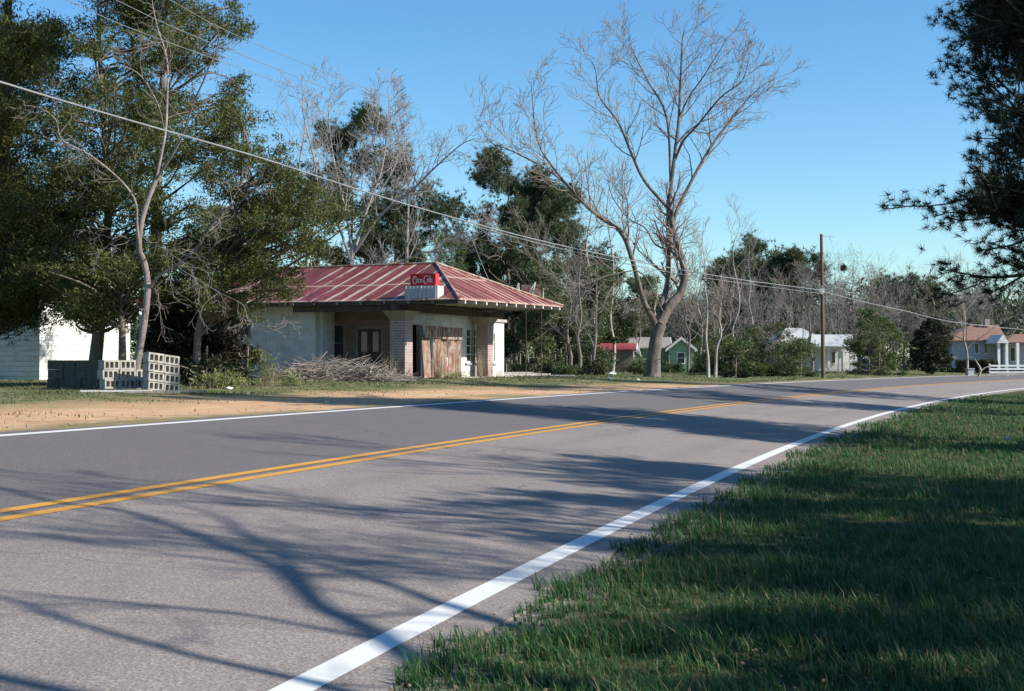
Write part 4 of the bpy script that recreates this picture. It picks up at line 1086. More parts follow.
cedar('feathery olive cedar hanging over the left end of the red roof', 250, 36.5, [(196, 388), (200, 320), (225, 250), (245, 160)],
      [(190, 262, 105, 180, 1.6, 20, .5), (225, 312, 165, 240, 1.8, 30, .52), (230, 352, 200, 262, 1.8, 26, .5), (170, 262, 215, 290, 2, 28, .55), (225, 290, 250, 316, 1.4, 20, .42), (250, 300, 120, 200, 1.2, 5, .35)], 34, .10, .10, 820)
cedar('low olive cedar with spreading boughs above the block stacks', 130, 36.0, [(122, 388), (122, 330), (118, 290), (112, 235)],
      [(40, 150, 255, 312, 1.6, 30, .5), (140, 215, 235, 300, 1.6, 16, .48)], 35, .1, .10, 760)
# dark vine-smothered mass between the thin trunk and the station wall
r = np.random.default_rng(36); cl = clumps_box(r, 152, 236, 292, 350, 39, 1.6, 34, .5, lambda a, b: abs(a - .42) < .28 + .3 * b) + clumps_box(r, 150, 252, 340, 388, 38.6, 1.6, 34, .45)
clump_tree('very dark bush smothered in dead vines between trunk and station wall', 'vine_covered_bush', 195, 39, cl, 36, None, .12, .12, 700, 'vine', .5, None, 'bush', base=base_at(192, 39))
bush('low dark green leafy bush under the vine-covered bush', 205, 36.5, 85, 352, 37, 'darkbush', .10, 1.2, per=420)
bush('small green shrub at the foot of the white station wall', 246, 37.5, 34, 352, 38, 'ever', .08, 1.2, per=420)

def weeds(label, px, Y, w_px, h, n, seed, mat='weed', name='weed_clump', lean=.25, wd=.014, leafy=True, group='weed clumps in front of the station'):
    r = np.random.default_rng(seed); b = base_at(px, Y); W = w_px * Y / F; mb = MB(); cs = []
    for k in range(n):
        o = b + [r.normal() * W * .24, r.normal() * W * .25, -.03]; d = unit([r.normal() * lean, r.normal() * lean, 1]); hh = h * r.uniform(.5, 1.1)
        p = [o, o + d * hh * .5 + r.normal(size=3) * .02, o + d * hh + [r.normal() * .06, r.normal() * .06, 0]]; mb.tube(p, [wd * .6, wd * .45, wd * .2], 3)
        for q in range(7 if leafy else 0): cs.append(p[0] + (p[2] - p[0]) * r.uniform(.2, 1) + r.normal(size=3) * .05)
    t = thing(name, label, 'weeds', b, group); mb.build('stems', M['weedstem'], t)
    if leafy: V, Fq = leaves(np.array(cs), r, .10, .4); link('leaves', V, [Fq], M[mat], t)
    return t
M['weedstem'] = simple('dry_weed_stems', (.26, .20, .12), (.45, .36, .24), 4, .9)
weeds('tall yellow green weeds in front of the white station wall', 268, 38, 22, 1.15, 30, 41)
weeds('short weeds left of the brush pile', 290, 38.5, 24, .45, 26, 42)
weeds('dry upright weeds between brush pile and first pier', 391, 47.0, 16, .9, 24, 43, lean=.15, leafy=False)
weeds('reddish dry stalks in front of the rusty sheets', 437, 47.5, 10, 1.35, 34, 44, lean=.10, leafy=False)
weeds('dry stalks at the foot of the second pier', 482, 52, 12, 1.1, 22, 45, lean=.12, leafy=False)
weeds('low green weeds beside the floor slab under the screen', 452, 48, 30, .3, 30, 46)
weeds('green weeds at the foot of the dark vine-covered bush', 222, 34, 40, .42, 120, 47)

# brush pile
r = np.random.default_rng(51); bb = base_at(338, 43.5); mb = MB(); mb2 = MB(); mb3 = MB()
for k in range(900):
    a = r.uniform(-1, 1); W = 2.0; hh = .58 * max(0, 1 - abs(a + .05) ** 1.5) + .05
    o = bb + [a * W, r.normal() * .55, r.uniform(0, hh)]; az = r.uniform(0, 6.28); el = r.normal() * .32 + .12
    d = np.array([math.cos(az) * math.cos(el), math.sin(az) * math.cos(el), math.sin(el)]); ln = r.uniform(.4, 1.5)
    p = [o - d * ln / 2, o + r.normal(size=3) * .07, o + d * ln / 2 + r.normal(size=3) * .08]
    for q in p: q[2] = max(q[2], bb[2] + .01)
    rd = r.choice([.006, .009, .014, .024], p=[.4, .35, .18, .07]); (mb if k % 3 else mb2).tube(p, [rd, rd * .8, rd * .4], 4)
bp = thing('brush_pile', 'heap of grey cut branches in front of the station porch', 'brush pile', bb); mb.build('grey_branches', simple('grey_cut_branches', (.12, .095, .085), (.30, .25, .22), 4, .9), bp); mb2.build('pale_branches', simple('pale_cut_branches', (.22, .185, .165), (.44, .40, .36), 4, .9), bp)

# ================================================================== TREES BEHIND THE STATION
HY2 = 67.0; hb = base_at(350, HY2); ht = thing('bare_tree', 'whitish many-limbed leafless tree rising behind the middle of the red roof', 'tree', hb); r = np.random.default_rng(61); tr = MB(); cr = MB()
H2 = [hero([(350, 385), (350, 320), (351, 262), (354, 245)], [.2, .17, .15, .13], HY2),
      hero([(353, 255), (368, 207), (381, 172), (387.6, 127), (389, 99), (386, 88)], [.12, .10, .08, .055, .03, .012], HY2, [0, .4, .8, 1, 1, 1]),
      hero([(354.6, 252), (382, 213.6), (413.6, 189), (434, 168.5), (462, 144), (478, 138)], [.13, .11, .09, .07, .04, .015], HY2, [0, -.5, -1, -1.4, -1.8, -2]),
      hero([(351, 262), (338, 225), (319, 189), (314.7, 161.5), (302.5, 109.5), (306, 84)], [.11, .09, .075, .06, .035, .012], HY2, [0, -.3, -.6, -1, -1.4, -1.5]),
      hero([(352, 250), (344, 205), (333.8, 160), (328.5, 115), (331, 88)], [.10, .08, .065, .045, .015], HY2, [0, .5, .9, 1.2, 1.4]),
      hero([(345, 210), (350, 178), (372, 144), (379, 116), (376, 95)], [.07, .06, .05, .03, .012], HY2, [.5, .2, -.3, -.6, -.8]),
      hero([(368, 207), (392, 172), (402, 140), (404, 112)], [.06, .05, .035, .012], HY2, [.4, .8, 1.3, 1.6]),
      hero([(385, 270), (403, 262), (424, 252.5), (452, 251), (472.6, 239.7), (480, 228)], [.09, .08, .07, .055, .035, .012], HY2, [0, -.8, -1.5, -2.2, -2.8, -3]),
      hero([(351, 275), (366, 274), (385, 270)], [.12, .10, .09], HY2, [0, 0, 0])]
H2 = [(P, rr * .62) for P, rr in H2]
for P, rr in H2: tr.tube(P, rr, 8)
for P, rr in H2[1:]:
    out = []; Lg = np.linalg.norm(np.diff(P, axis=0), axis=1).sum(); limb_side(r, P, rr, out, int(5 + Lg * 1.9), 1.8, 1, 3, .2, .3, .8, (6, 5, 4), .0085, .34); tubes(cr, out, (6, 5, 3, 3))
M['pale_twig'] = simple('whitish_bare_twigs', (.20, .175, .16), (.36, .33, .31), 2, .9, .1, .01)
tr.build('trunk', M['pale_twig'], ht, smooth=True); cr.build('crown', M['pale_twig'], ht, smooth=True)
for k, (px, top, ln, lab) in enumerate(((318, 72, -.22, 'tall thin leafless tree leaning left behind the station roof'), (398, 96, .10, 'thin leafless tree with upright twiggy top behind the roof centre'))):
    bare_tree(lab, px, 70 + k, top, 62 + k, .17, 2.8, 'twig', None, 3, lean=ln, kids=(8, 5, 4))
pine_tree('tall pine with dense dark top behind the leafless trees and roof', 352, 88, 118, 71, 7.6, .5, bottom=262, trunk_r=.16, tufts=3200, needles=16, nl=.36, nw=.04, topz=None)
pine_tree('shorter pine with flat boughs reaching right behind the roof', 395, 86, 205, 72, 7.4, .55, bottom=268, trunk_r=.14, tufts=2200, needles=16, nl=.36, nw=.04, shape='wide')
pine_tree('broad round-topped pine right of the station roof', 508, 90, 160, 73, 9.4, .42, bottom=300, trunk_r=.17, tufts=5000, needles=16, nl=.34, nw=.04)
pine_tree('dusty green pine directly right of the round-topped pine', 556, 94, 190, 74, 8.2, .42, bottom=330, trunk_r=.16, tufts=4200, needles=15, nl=.38, nw=.045)
pine_tree('low dark pine behind the far end of the red roof', 470, 96, 250, 75, 6.0, bottom=345, trunk_r=.16, tufts=2600, needles=15, nl=.36, nw=.045)
for k, px in enumerate((440, 450, 461)):
    pine_tree(['young pale green pine tip just right of the roof peak', 'middle young pine tip of three above the roof slope', 'rightmost young pine tip of three above the roof slope'][k], px, 80 + k * 2, 232 + k * 5, 76 + k, 1.5, bottom=330, trunk_r=.06, tufts=420, needles=12, nl=.26, nw=.022, mat='fresh', shape='cone')
mass = [(500, 100, 80, 262, 'ever', 'distant green tree under the round-topped pine'), (640, 108, 90, 276, 'ever', 'grey green tree behind the big bare trunk'), (605, 100, 80, 258, 'ever', 'tall dark green tree between the thin pale tree and the big tree'), (560, 98, 70, 250, 'ever', 'dark green tree filling the gap beside the dusty green pine'), (690, 112, 70, 300, 'ever', 'low green tree behind the twin bare trees'), (425, 92, 60, 268, 'ever', 'green treetop just left of the roof peak'), (318, 90, 90, 235, 'ever', 'green treetop behind the left part of the red roof'), (540, 82, 70, 250, 'ever', 'mid green tree behind the far roof corner'), (585, 86, 80, 262, 'ever', 'dense green tree between the round-topped pine and the big bare tree'),
        (515, 84, 60, 300, 'darkbush', 'dark shrubby tree below the round-topped pine'), (622, 110, 70, 285, 'ever', 'olive tree just left of the big bare trunk'), (565, 78, 56, 318, 'darkbush', 'dark low tree among thin dark trunks right of the station')]
for k, (px, Y, wp, top, mt, lab) in enumerate(mass):
    bush(lab, px, Y, wp, top, 80 + k, mt, .17, .62, 'broadleaf_tree', 'tree', None, cr=.85, per=470)
for k, (px, Y, top, sp, lab) in enumerate(((568, 74, 230, 1.6, 'thin dark leafless trunk nearest the station end'), (580, 73, 210, 1.7, 'second thin dark trunk from the station end'), (597, 74, 250, 1.6, 'dark trunk with raised twigs left of the red roofed shed'), (590, 90, 108, 2.6, 'pale thin leafless tree left of the big bare tree, seen through its limbs'), (612, 88, 150, 2.4, 'faint grey leafless tree close left of the big bare tree'))):
    bare_tree(lab, px, Y, top, 90 + k, .12 if k < 3 else .13, sp, 'twig_dark' if k < 3 else 'twig', None, 3, kids=(6, 5, 3))
for k, (px, Y, w_, top, mt, lab) in enumerate(((566, 72, 20, 362, 'ever', 'small round green shrub by the pale ground right of the station'), (590, 73, 26, 358, 'darkbush', 'dark shrub around the thin trunks left of the big bare tree'), (641, 76, 18, 360, 'ever', 'small green shrub left of the big trunk'),
        (668, 84, 26, 354, 'fresh', 'bright green bush in front of the green gabled house'), (640, 88, 22, 358, 'ever', 'green bush behind the big bare trunk'), (716, 78, 30, 340, 'ever', 'green bush under the small twin bare trees'),
        (740, 76, 50, 325, 'fresh', 'yellow green bush left of the tangled bushes'), (772, 78, 54, 318, 'ever', 'bronze green tangled bush left of the porch house'), (800, 76, 36, 340, 'ever', 'rounded green bush just left of the wooden pole'), (722, 84, 60, 332, 'ever', 'wide low green bush behind the pale twin trees'), (757, 86, 56, 322, 'ever', 'grey green bush in the middle of the tangled row'), (790, 84, 44, 334, 'fresh', 'light green bush directly left of the porch house wall'), (735, 72, 30, 352, 'darkbush', 'dark low bush at the edge of the far verge'), (700, 90, 22, 356, 'ever', 'low bush in front of the green house wall'), (868, 90, 44, 330, 'ever', 'green bush right of the porch house'),
        (878, 92, 62, 304, 'fresh', 'large light green bush left of the round dark cedar'))):
    bush(lab, px, Y, w_, top, 110 + k, mt, .12, .9, per=520, cr=.55)
# tall reeds / pickets on pale ground behind the station
PG = 84.0
for k in range(13):
    px = 506 + k * 4.4 + (k * 37 % 5) * .5; p = base_at(px, PG); h = .9 + ((k * 53) % 7) * .09
    mb = MB(); mb.tube([p + [0, 0, -.1], p + [.02, 0, h * .5], p + [((k * 31) % 5 - 2) * .03, 0, h]], [.06, .055, .045], 6)
    tag(mb.build('fence_post', M['greywood'], None, p), 'rough grey wooden stake in the row behind the pale ground', 'fence post', 'rough stakes in a row right of the station')
mb = MB(); z = float(gz(at(530, 370, 78)[0], 78)); 
p0_, p1_ = at(500, 370, 70), at(566, 370, 82)
gxs = np.linspace(at(497, 370, 74)[0], at(573, 370, 74)[0], 24); gys = np.linspace(66, 82, 20); X, Y = np.meshgrid(gxs, gys); V = np.stack([X, Y, gz(X, Y) + .02 - .10 * (np.maximum(np.abs((X - X.mean()) / np.ptp(gxs) * 2), np.abs((Y - 74) / 8)) > .93)], -1).reshape(-1, 3)
i = np.arange(19)[:, None]; j = np.arange(23)[None]; Fq = np.stack([i * 24 + j, i * 24 + j + 1, (i + 1) * 24 + j + 1, (i + 1) * 24 + j], -1).reshape(-1, 4)
struct(link('gravel_yard', V, [Fq], simple('pale_sandy_gravel', (.50, .42, .34), (.68, .60, .50), 4, .95), smooth=True))

# small leafless trees right of the big tree
for k, (px, Y, top, sp, ln, lab) in enumerate(((708, 69, 215, 1.9, -.05, 'small pale leafless tree just right of the big bare tree'), (715, 70, 250, 1.8, .25, 'low crooked leafless tree leaning right of its pale neighbour'), (735, 90, 190, 2.4, .05, 'thin leafless tree with white stem left of the far pines'), (752, 96, 225, 2.2, -.1, 'short grey leafless tree in front of the far pines'),
        (778, 84, 300, 2.0, .1, 'dark tangled leafless tree over the bushes by the porch house'), (655, 98, 240, 2.6, 0, 'grey leafless tree behind the big trunk'), (700, 104, 225, 2.6, 0, 'grey leafless tree behind the green gabled house'))):
    bare_tree(lab, px, Y, top, 130 + k, .10, sp, 'twig' if k != 4 else 'twig_dark', None, 3, lean=ln, kids=(6, 5, 4))
# far pines
for k, (px, Y, top, w_, lab) in enumerate(((747, 128, 240, 7.0, 'leftmost of the far pines, with a full round crown'), (772, 130, 262, 5.5, 'dark pointed pine second in the far group'), (790, 126, 250, 4.6, 'slim ragged pine third in the far group'), (806, 128, 254, 4.4, 'rightmost ragged pine of the far group before the pole'), (730, 132, 262, 5.5, 'low dark pine at the left foot of the far group'),
        (905, 120, 282, 6.0, 'dark pine behind the light green bush'))):
    pine_tree(lab, px, Y, top, 140 + k, w_, bottom=330, trunk_r=.16, tufts=1900, needles=13, nl=.42, nw=.05)
for k, (px, Y, top, sp, lab) in enumerate(((835, 118, 262, 3.6, 'grey leafless tree right behind the wooden pole'), (852, 122, 258, 4.0, 'broad leafless tree behind the porch house carrying a dark clump'), (872, 118, 262, 3.6, 'grey leafless tree above the light green bush'), (893, 124, 268, 3.4, 'leafless tree left of the round dark cedar'), (934, 112, 278, 2.6, 'leafless tree with white forked stems above the round cedar'),
        (960, 126, 285, 3.4, 'leafless tree behind the brown roofed house'), (990, 122, 290, 3.2, 'leafless tree over the ridge of the brown roofed house'), (820, 124, 275, 3.2, 'small leafless tree behind the white porch roof'))):
    bare_tree(lab, px, Y, top, 150 + k, .15, sp, 'twig_dark' if k != 4 else 'twig', None, 3, kids=(8, 5, 4))
for k in range(16):
    px_ = [575, 600, 618, 640, 668, 688, 720, 742, 765, 790, 812, 842, 862, 884, 896, 966][k]; Y_ = 92 + (k * 37) % 26
    bare_tree(['greyish leafless tree %s' % w_ for w_ in ('above the dark trunks right of the station', 'behind the red roofed shed, left one', 'behind the red roofed shed, right one', 'whose top shows in the fork of the big tree', 'just right of the big trunk', 'over the green gable', 'right of the green gabled house', 'below the full far pine', 'among the tangled bushes, left of two', 'among the tangled bushes, right of two', 'touching the wooden pole on its left', 'over the right end of the white porch roof', 'above the blue barrel', 'rising from the large light green bush', 'just left of the round dark cedar', 'between round cedar and pale blue house')][k], px_, Y_, 262 + (k * 29) % 48, 170 + k, .12, 3.0, 'twig_dark' if k % 3 else 'twig', None, 3, lean=((k * 7) % 5 - 2) * .06, kids=(9, 6, 5), rmin=.009)
n_ = at(843.5, 268, 121.5); r = np.random.default_rng(5); pt = n_ + r.normal(size=(700, 3)) * .13; V, Fq = leaves(pt, r, .16, .4); tag(link('squirrel_nest', V, [Fq], M['vine'], None, n_), 'small dark leaf nest high in a leafless tree right of the pole', 'nest')
r = np.random.default_rng(161); cb = base_at(932, 99); cW = 49 * 99 / F; cH = at(0, 315, 99)[2] - cb[2]; cl = []
for k in range(150):
    v = rand_dir(r, 1)[0] * r.random() ** .25; hz = v[2] * .5 + .5; fat = 1.0 if hz < .45 else 1 - .45 * ((hz - .45) / .55) ** 1.6
    cl.append((cb + [v[0] * cW * .44 * fat, v[1] * cW * .44 * fat, .2 + hz * (cH - .35)], .30 * r.uniform(.7, 1.25)))
clump_tree('round very dark cedar at the road bend', 'cedar_tree', 932, 99, cl, 161, None, .08, .13, 900, 'roundcedar', .35, None, 'tree', base=cb)

# distant wood: far too many stems to count
r = np.random.default_rng(77); mbt = MB(); cents = []
for k in range(330):
    px = r.uniform(560, 1120) if k < 230 else r.uniform(-150, 560); Y = r.uniform(165, 235); b = base_at(px, Y); h = (at(0, r.uniform(278, 305) if px > 830 else r.uniform(290, 318), Y)[2] - b[2]) * r.uniform(.8, 1.05)
    mbt.tube([b, b + [r.normal() * .3, 0, h * .5], b + [r.normal() * .6, 0, h]], [.16, .11, .03], 4)
    if k % 3 == 0 or k >= 230:
        for q in range(40): cents.append(b + [r.normal() * 2.2, r.normal() * 1.5, h * (.35 + .6 * r.random() ** .8)])
    for q in range(26):
        o = b + [0, 0, h * r.uniform(.3, .95)]; az = r.random() * 6.28; ln = h * r.uniform(.15, .3); d = np.array([math.cos(az) * .7, math.sin(az) * .7, .75])
        mid = o + d * ln * .6; mbt.tube([o, mid, mid + (d + r.normal(size=3) * .3) * ln * .5], [.05, .035, .015], 3)
        for _ in range(3): e = mid + r.normal(size=3) * .2; mbt.tube([mid, e + unit(r.normal(size=3) + [0, 0, .8]) * ln * .45], [.025, .012], 3)
o = mbt.build('far_leafless_wood', M['twig_dark'], None, base_at(840, 195)); tag(o, 'grey brown leafless wood along the whole background', 'woodland', kind='stuff')
cents = np.array(cents); cc = np.repeat(cents, 16, 0) + r.normal(size=(len(cents) * 16, 3)) * .55; V, Fq = leaves(cc, r, .5, .6)
tag(link('far_evergreens', V, [Fq], M['pine'], None, base_at(840, 195)), 'dark evergreens mixed through the distant wood', 'woodland', kind='stuff')
r = np.random.default_rng(78); n = 46000; px = r.uniform(-150, 1150, n); Y = r.uniform(118, 150, n); x = (px - CX) / F * Y; z = gz(x, Y) + np.abs(r.normal(size=n)) * 1.1 * (.4 + vnoise(x * .25, Y * .1, 9) * 1.3)
V, Fq = leaves(np.stack([x, Y, z], -1), r, .32, .6); tag(link('undergrowth', V, [Fq], M['ever'], None, base_at(840, 130)), 'low green undergrowth along the edge of the wood', 'undergrowth', kind='stuff')

# ================================================================== FAR BUILDINGS
def pz(py, Y): return CAMZ + (YH - py) / F * Y
ux = np.array([-1.0, .12, 0]); ux = ux / np.linalg.norm(ux); vx = np.array([.12, 1.0, 0]); vx = vx / np.linalg.norm(vx)
p = at(633, 370, 92); gable_house('red_roofed_shed', 'small dark shed with faded red roof seen left of the big trunk', 'shed', p[:2], ux, vx, 2.1, 3.0, float(gz(p[0], 92)), pz(350, 92), pz(344.5, 92), M['brownwall'], M['redroof'], 'u', over=.2)
g1 = np.array([math.cos(R(205)), -math.sin(R(205)) , 0]); 
gu = unit(np.array([-.93, .37, 0])); gv = unit(np.array([.37, .93, 0])) 
p = at(671, 370, 99); gable_house('green_house', 'small bright green house with white trimmed gable behind bushes', 'house', (at(694, 370, 99))[:2], np.array([-1., .10, 0]) / math.hypot(1, .1), np.array([.10, 1., 0]) / math.hypot(1, .1), 1.75, 3, float(gz(p[0], 99)), pz(348, 99), pz(338, 99), M['greensiding'], M['shingle'], 'v', over=.22, openings=[('u', .6, 1.2, pz(364, 99), pz(352, 99))])
p = at(669, 370, 100.5); gable_house('grey_roofed_wing', 'low grey roofed building adjoining the green gable on its left', 'building', p[:2], np.array([-1., .05, 0]), np.array([.05, 1., 0]), 2.6, 4, float(gz(p[0], 100)), pz(348, 100), pz(338, 100), M['greensiding'], M['shingle'], 'u', over=.2)
# porch house
HY = 104.0
ph = thing('porch_house', 'low house with chalky white roof and open posted porch behind the pole', 'house', base_at(815, HY))
def q8(x0, x1, y0, y1, Y, dY, mat, nm, par): 
    a = at(x0, y1, Y); b = at(x1, y0, Y); mb = MB(); mb.box([a[0], Y, a[2]], [b[0] - a[0], 0, 0], [0, dY, 0], [0, 0, b[2] - a[2]]); return mb.build(nm, M[mat], par)
q8(782, 822, 341, 378, HY + 1, 6, 'siding', 'wall', ph); q8(822, 856, 346, 378, HY + 3.5, 3.5, 'siding', 'porch_back_wall', ph)
def hip(x0, x1, xr0, xr1, ye, yr, Y, dY, mat, nm, par, over=.3):
    a = at(x0, ye, Y); b = at(x1, ye, Y); c = at(xr0, yr, Y + dY / 2); d = at(xr1, yr, Y + dY / 2)
    P = [a, b, b + [0, dY, 0], a + [0, dY, 0], c, d]; Q = [q - [0, 0, .08] for q in P[:4]]
    mb = MB(); mb.add(P + Q, [[0, 1, 5, 4], [2, 3, 4, 5], [0, 6, 7, 1], [1, 7, 8, 2], [2, 8, 9, 3], [3, 9, 6, 0], [6, 9, 8, 7]]); mb.add(P, [[1, 2, 5], [3, 0, 4]]); return mb.build(nm, M[mat], par)
hip(776, 829, 786, 802, 341.5, 328, HY + .5, 7, 'whiteroof', 'roof', ph); hip(806, 858, 812, 852, 346, 334.5, HY - 1, 5, 'whiteroof', 'porch_roof', ph)
for x in (829, 840, 851, 856): q8(x - 1.1, x + 1.1, 346.6, 375, HY - .6, .16, 'white', 'porch_post', ph)
q8(822, 857, 371, 374.5, HY - .7, 4, 'concrete', 'porch_floor', ph); q8(818, 856, 346.6, 349, HY - .75, .12, 'white', 'porch_beam', ph)
w_ = q8(831.5, 836, 351, 364, HY + 3.4, .09, 'white', 'window', ph); q8(832.2, 835.3, 352, 363, HY + 3.36, .035, 'glass', 'pane', w_)
d_ = q8(843, 848.5, 350.5, 371, HY + 3.4, .09, 'white', 'door', ph)
bl = q8(862, 868, 349, 361, 92, .5, 'blue', 'barrel', None); bpy.data.objects.remove(bl)
bb_ = base_at(865.5, 93); mb = MB(); mb.tube([bb_, bb_ + [0, 0, .04], bb_ + [0, 0, .5], bb_ + [0, 0, .95], bb_ + [0, 0, 1.0]], [.27, .3, .32, .3, .26], 14); tag(mb.build('barrel', M['blue'], None, bb_, smooth=True), 'blue barrel between the porch house and the green bush', 'barrel')
# house with brown roof at the right
BY = 118.0; bh = thing('brown_roofed_house', 'pale blue house with brown hip roof and white columned porch at right edge', 'house', base_at(985, BY))
q8(952, 1003, 339, 368, BY, 8, 'bluesiding', 'wall', bh)
hip(948, 1008, 972, 998, 340, 324.5, BY - .5, 9, 'brownroof', 'roof', bh)
rr_ = q8(985, 990, 319, 326, BY + 3, .5, 'concrete', 'chimney', bh)
w_ = q8(974.5, 979, 343, 354, BY - .06, .1, 'white', 'window', bh); q8(975.2, 978.3, 344, 353, BY - .09, .03, 'glass', 'pane', w_)
w_ = q8(984, 988, 343, 354, BY - .06, .1, 'white', 'window', bh); q8(984.6, 987.4, 344, 353, BY - .09, .03, 'glass', 'pane', w_)
q8(1003, 1075, 341, 370, BY - 1, 7, 'bluesiding', 'porch_back_wall', bh)
a = at(997, 343, BY - 3.5); b = at(1009, 343, BY - 3.5); c = at(1003, 334.5, BY - 3.5); mb = MB()
P = [a, b, c, a + [0, 3, 0], b + [0, 3, 0], c + [0, 3, 0]]; mb.add(P, [[0, 1, 2], [5, 4, 3]]); mb.add(P, [[0, 2, 5, 3], [1, 4, 5, 2], [0, 3, 4, 1]]); mb.build('porch_gable', M['white'], bh)
hip(1006, 1080, 1015, 1070, 342, 334, BY - 3, 7, 'brownroof', 'porch_roof', bh)
for x in (999, 1007, 1018, 1030): q8(x - 1.2, x + 1.2, 343, 370, BY - 3.3, .2, 'white', 'porch_column', bh)
w_ = q8(1010, 1016, 347, 362, BY - 1.1, .1, 'white', 'window', bh); q8(1011, 1015, 348, 361, BY - 1.13, .03, 'glass', 'pane', w_)
# hedge and white plank fence
r = np.random.default_rng(88); a = at(957, 357, 112); b = at(996, 357, 112); n = 5000; pt = np.stack([r.uniform(a[0], b[0], n), 112 + r.uniform(-.5, .5, n), float(gz(a[0], 112)) + r.uniform(0, 1.0, n)], -1); V, Fq = leaves(pt, r, .16, .6)
hd = thing('hedge', 'clipped dark hedge in front of the brown roofed house', 'hedge', ((a[0] + b[0]) / 2, 112, float(gz(a[0], 112)))); link('foliage', V, [Fq], M['darkbush'], hd)
mb = MB(); z = float(gz(a[0], 112)); [mb.tube([[x, 112, z - .1], [x + .03, 112, z + .5], [x, 112, z + .9]], .03, 4) for x in np.linspace(a[0] + .2, b[0] - .2, 14)]; mb.build('stems', M['bark_dark'], hd)
FY = 104.0; f0 = at(990, 370, FY); f1 = at(1062, 370, FY); fz = float(gz(f0[0], FY)); fe = thing('white_fence', 'low white plank fence in front of the columned porch', 'fence', (f0[0], FY, fz))
for k in range(3):
    mb = MB(); mb.box([f0[0], FY, fz + .12 + k * .24], [f1[0] - f0[0], 0, 0], [0, .03, 0], [0, 0, .13]); mb.build('rail', M['white'], fe)
for k in range(5):
    mb = MB(); mb.box([f0[0] + (f1[0] - f0[0]) * k / 4 - .05, FY + .033, fz - .2], [.1, 0, 0], [0, .09, 0], [0, 0, 1.02]); mb.build('post', M['white'], fe)
# small things on the far lawn
p = base_at(971, 98); mb = MB(); mb.box(p + [-.2, 0, 0], [.4, 0, 0], [0, .35, 0], [0, 0, .5]); mb.box(p + [-.24, -.04, .5], [.48, 0, 0], [0, .43, 0], [0, 0, .06]); tag(mb.build('utility_box', M['greysteel'], None, p), 'small pale box with lid on the lawn by the hedge', 'box')
p = base_at(979, 97); mb = MB(); mb.tube([p + [-.1, 0, -.05], p + [.1, 0, .45], p + [.02, 0, .7], p + [-.3, 0, 1.25]], [.09, .08, .07, .03], 6); mb.tube([p + [.1, 0, .45], p + [.35, 0, .62], p + [.75, 0, .8]], [.06, .05, .03], 5); tag(mb.build('leaning_branch', M['bark_pale'], None, p), 'pale broken forked branch standing on the lawn left of the white fence', 'branch')
for k, (x, Y, s, lab) in enumerate(((609.5, 55, .07, 'white litter scrap on the verge left of the big trunk'), (638, 56, .06, 'white litter scrap nearest the big trunk'), (613, 71, .16, 'pale white bucket shape by the dark shrub left of the big tree'), (327, 28.5, .025, 'tiny white scrap on the verge in front of the brush pile'), (229, 33, .06, 'flat white scrap beside the low green bush'), (1006.5, 25.5, .05, 'bluish white crumpled scrap in the shaded grass at right'))):
    p = base_at(x, Y) if k != 5 else np.array([at(1006.5, 440, 25.5)[0], 25.5, at(1006.5, 441, 25.5)[2]])
    if k == 5: p[2] = max(p[2], float(gz(p[0], p[1])) + .03)
    bm = bmesh_ico = None
    rq = np.random.default_rng(200 + k); ph_, th_ = np.meshgrid(np.linspace(0, math.pi, 7), np.linspace(0, 2 * math.pi, 9)[:-1]); rad = s * (1 + rq.normal(size=ph_.shape) * .18)
    V = np.stack([rad * np.sin(ph_) * np.cos(th_) * 1.3, rad * np.sin(ph_) * np.sin(th_), rad * np.cos(ph_) * .6 + s * .5], -1); V[:, 0] = V[0, 0]; V[:, -1] = V[0, -1]; V = V.reshape(-1, 3) + p
    i = np.arange(8)[:, None]; j = np.arange(6)[None]; Fq = np.stack([i * 7 + j, i * 7 + j + 1, ((i + 1) % 8) * 7 + j + 1, ((i + 1) % 8) * 7 + j], -1).reshape(-1, 4)
    tag(link('litter_scrap', V, [Fq], M['white'], None, p), lab, 'litter', 'scraps of litter on the verges')

# ================================================================== NEAR RIGHT: PINES AND BARE TREE BESIDE THE CAMERA
def near_ground(px, py):
    d = at(px, py, 1.0) - np.array([0, 0, CAMZ]); P = np.array([0, 0, CAMZ]) + d * 10
    for _ in range(40):
        dd = float(roadd(P[0], P[1])); z = CAMZ - HC + BANK * max(-4.3, min(3.9, dd)); tt = (z - CAMZ) / d[2]; P = np.array([0, 0, CAMZ]) + d * (.5 * tt + .5 * P[1])
    return P
def src(px, py, H):
    G = near_ground(px, py); return G + SUND / SUND[2] * H
def shadow_limb(pixels, h0, h1, r0, r1):
    n = len(pixels); P = [src(x, y, h0 + (h1 - h0) * k / (n - 1)) for k, (x, y) in enumerate(pixels)]
    return resample(P, np.linspace(r0, r1, n), 4 * n)
r = np.random.default_rng(301)
bx_, by_ = 8.6, 1.6; bz_ = float(gz(bx_, by_)); nb = thing('bare_tree', 'leafless tree just outside the right edge, its limbs shading the near lane', 'tree', (bx_, by_, bz_))
tr = MB(); cr = MB()
l1 = shadow_limb([(440, 672), (420, 662), (360, 625), (320, 606), (290, 578), (262, 560), (215, 543), (130, 512), (60, 503), (0, 488), (-60, 475)], 4.6, 8.6, .07, .025)
l1b = shadow_limb([(322, 607), (300, 575), (278, 552), (262, 545), (225, 520), (170, 500)], 5.2, 6.6, .035, .012)
l2 = shadow_limb([(330, 688), (288, 677), (180, 652), (60, 618), (20, 602), (-40, 590)], 4.3, 6.2, .04, .02)
l3 = shadow_limb([(430, 600), (400, 588), (340, 570), (262, 545), (215, 515)], 5.5, 7.5, .045, .015)
t0 = np.array([bx_, by_, bz_ - .2]); fork = np.array([8.1, 2.4, 3.0])
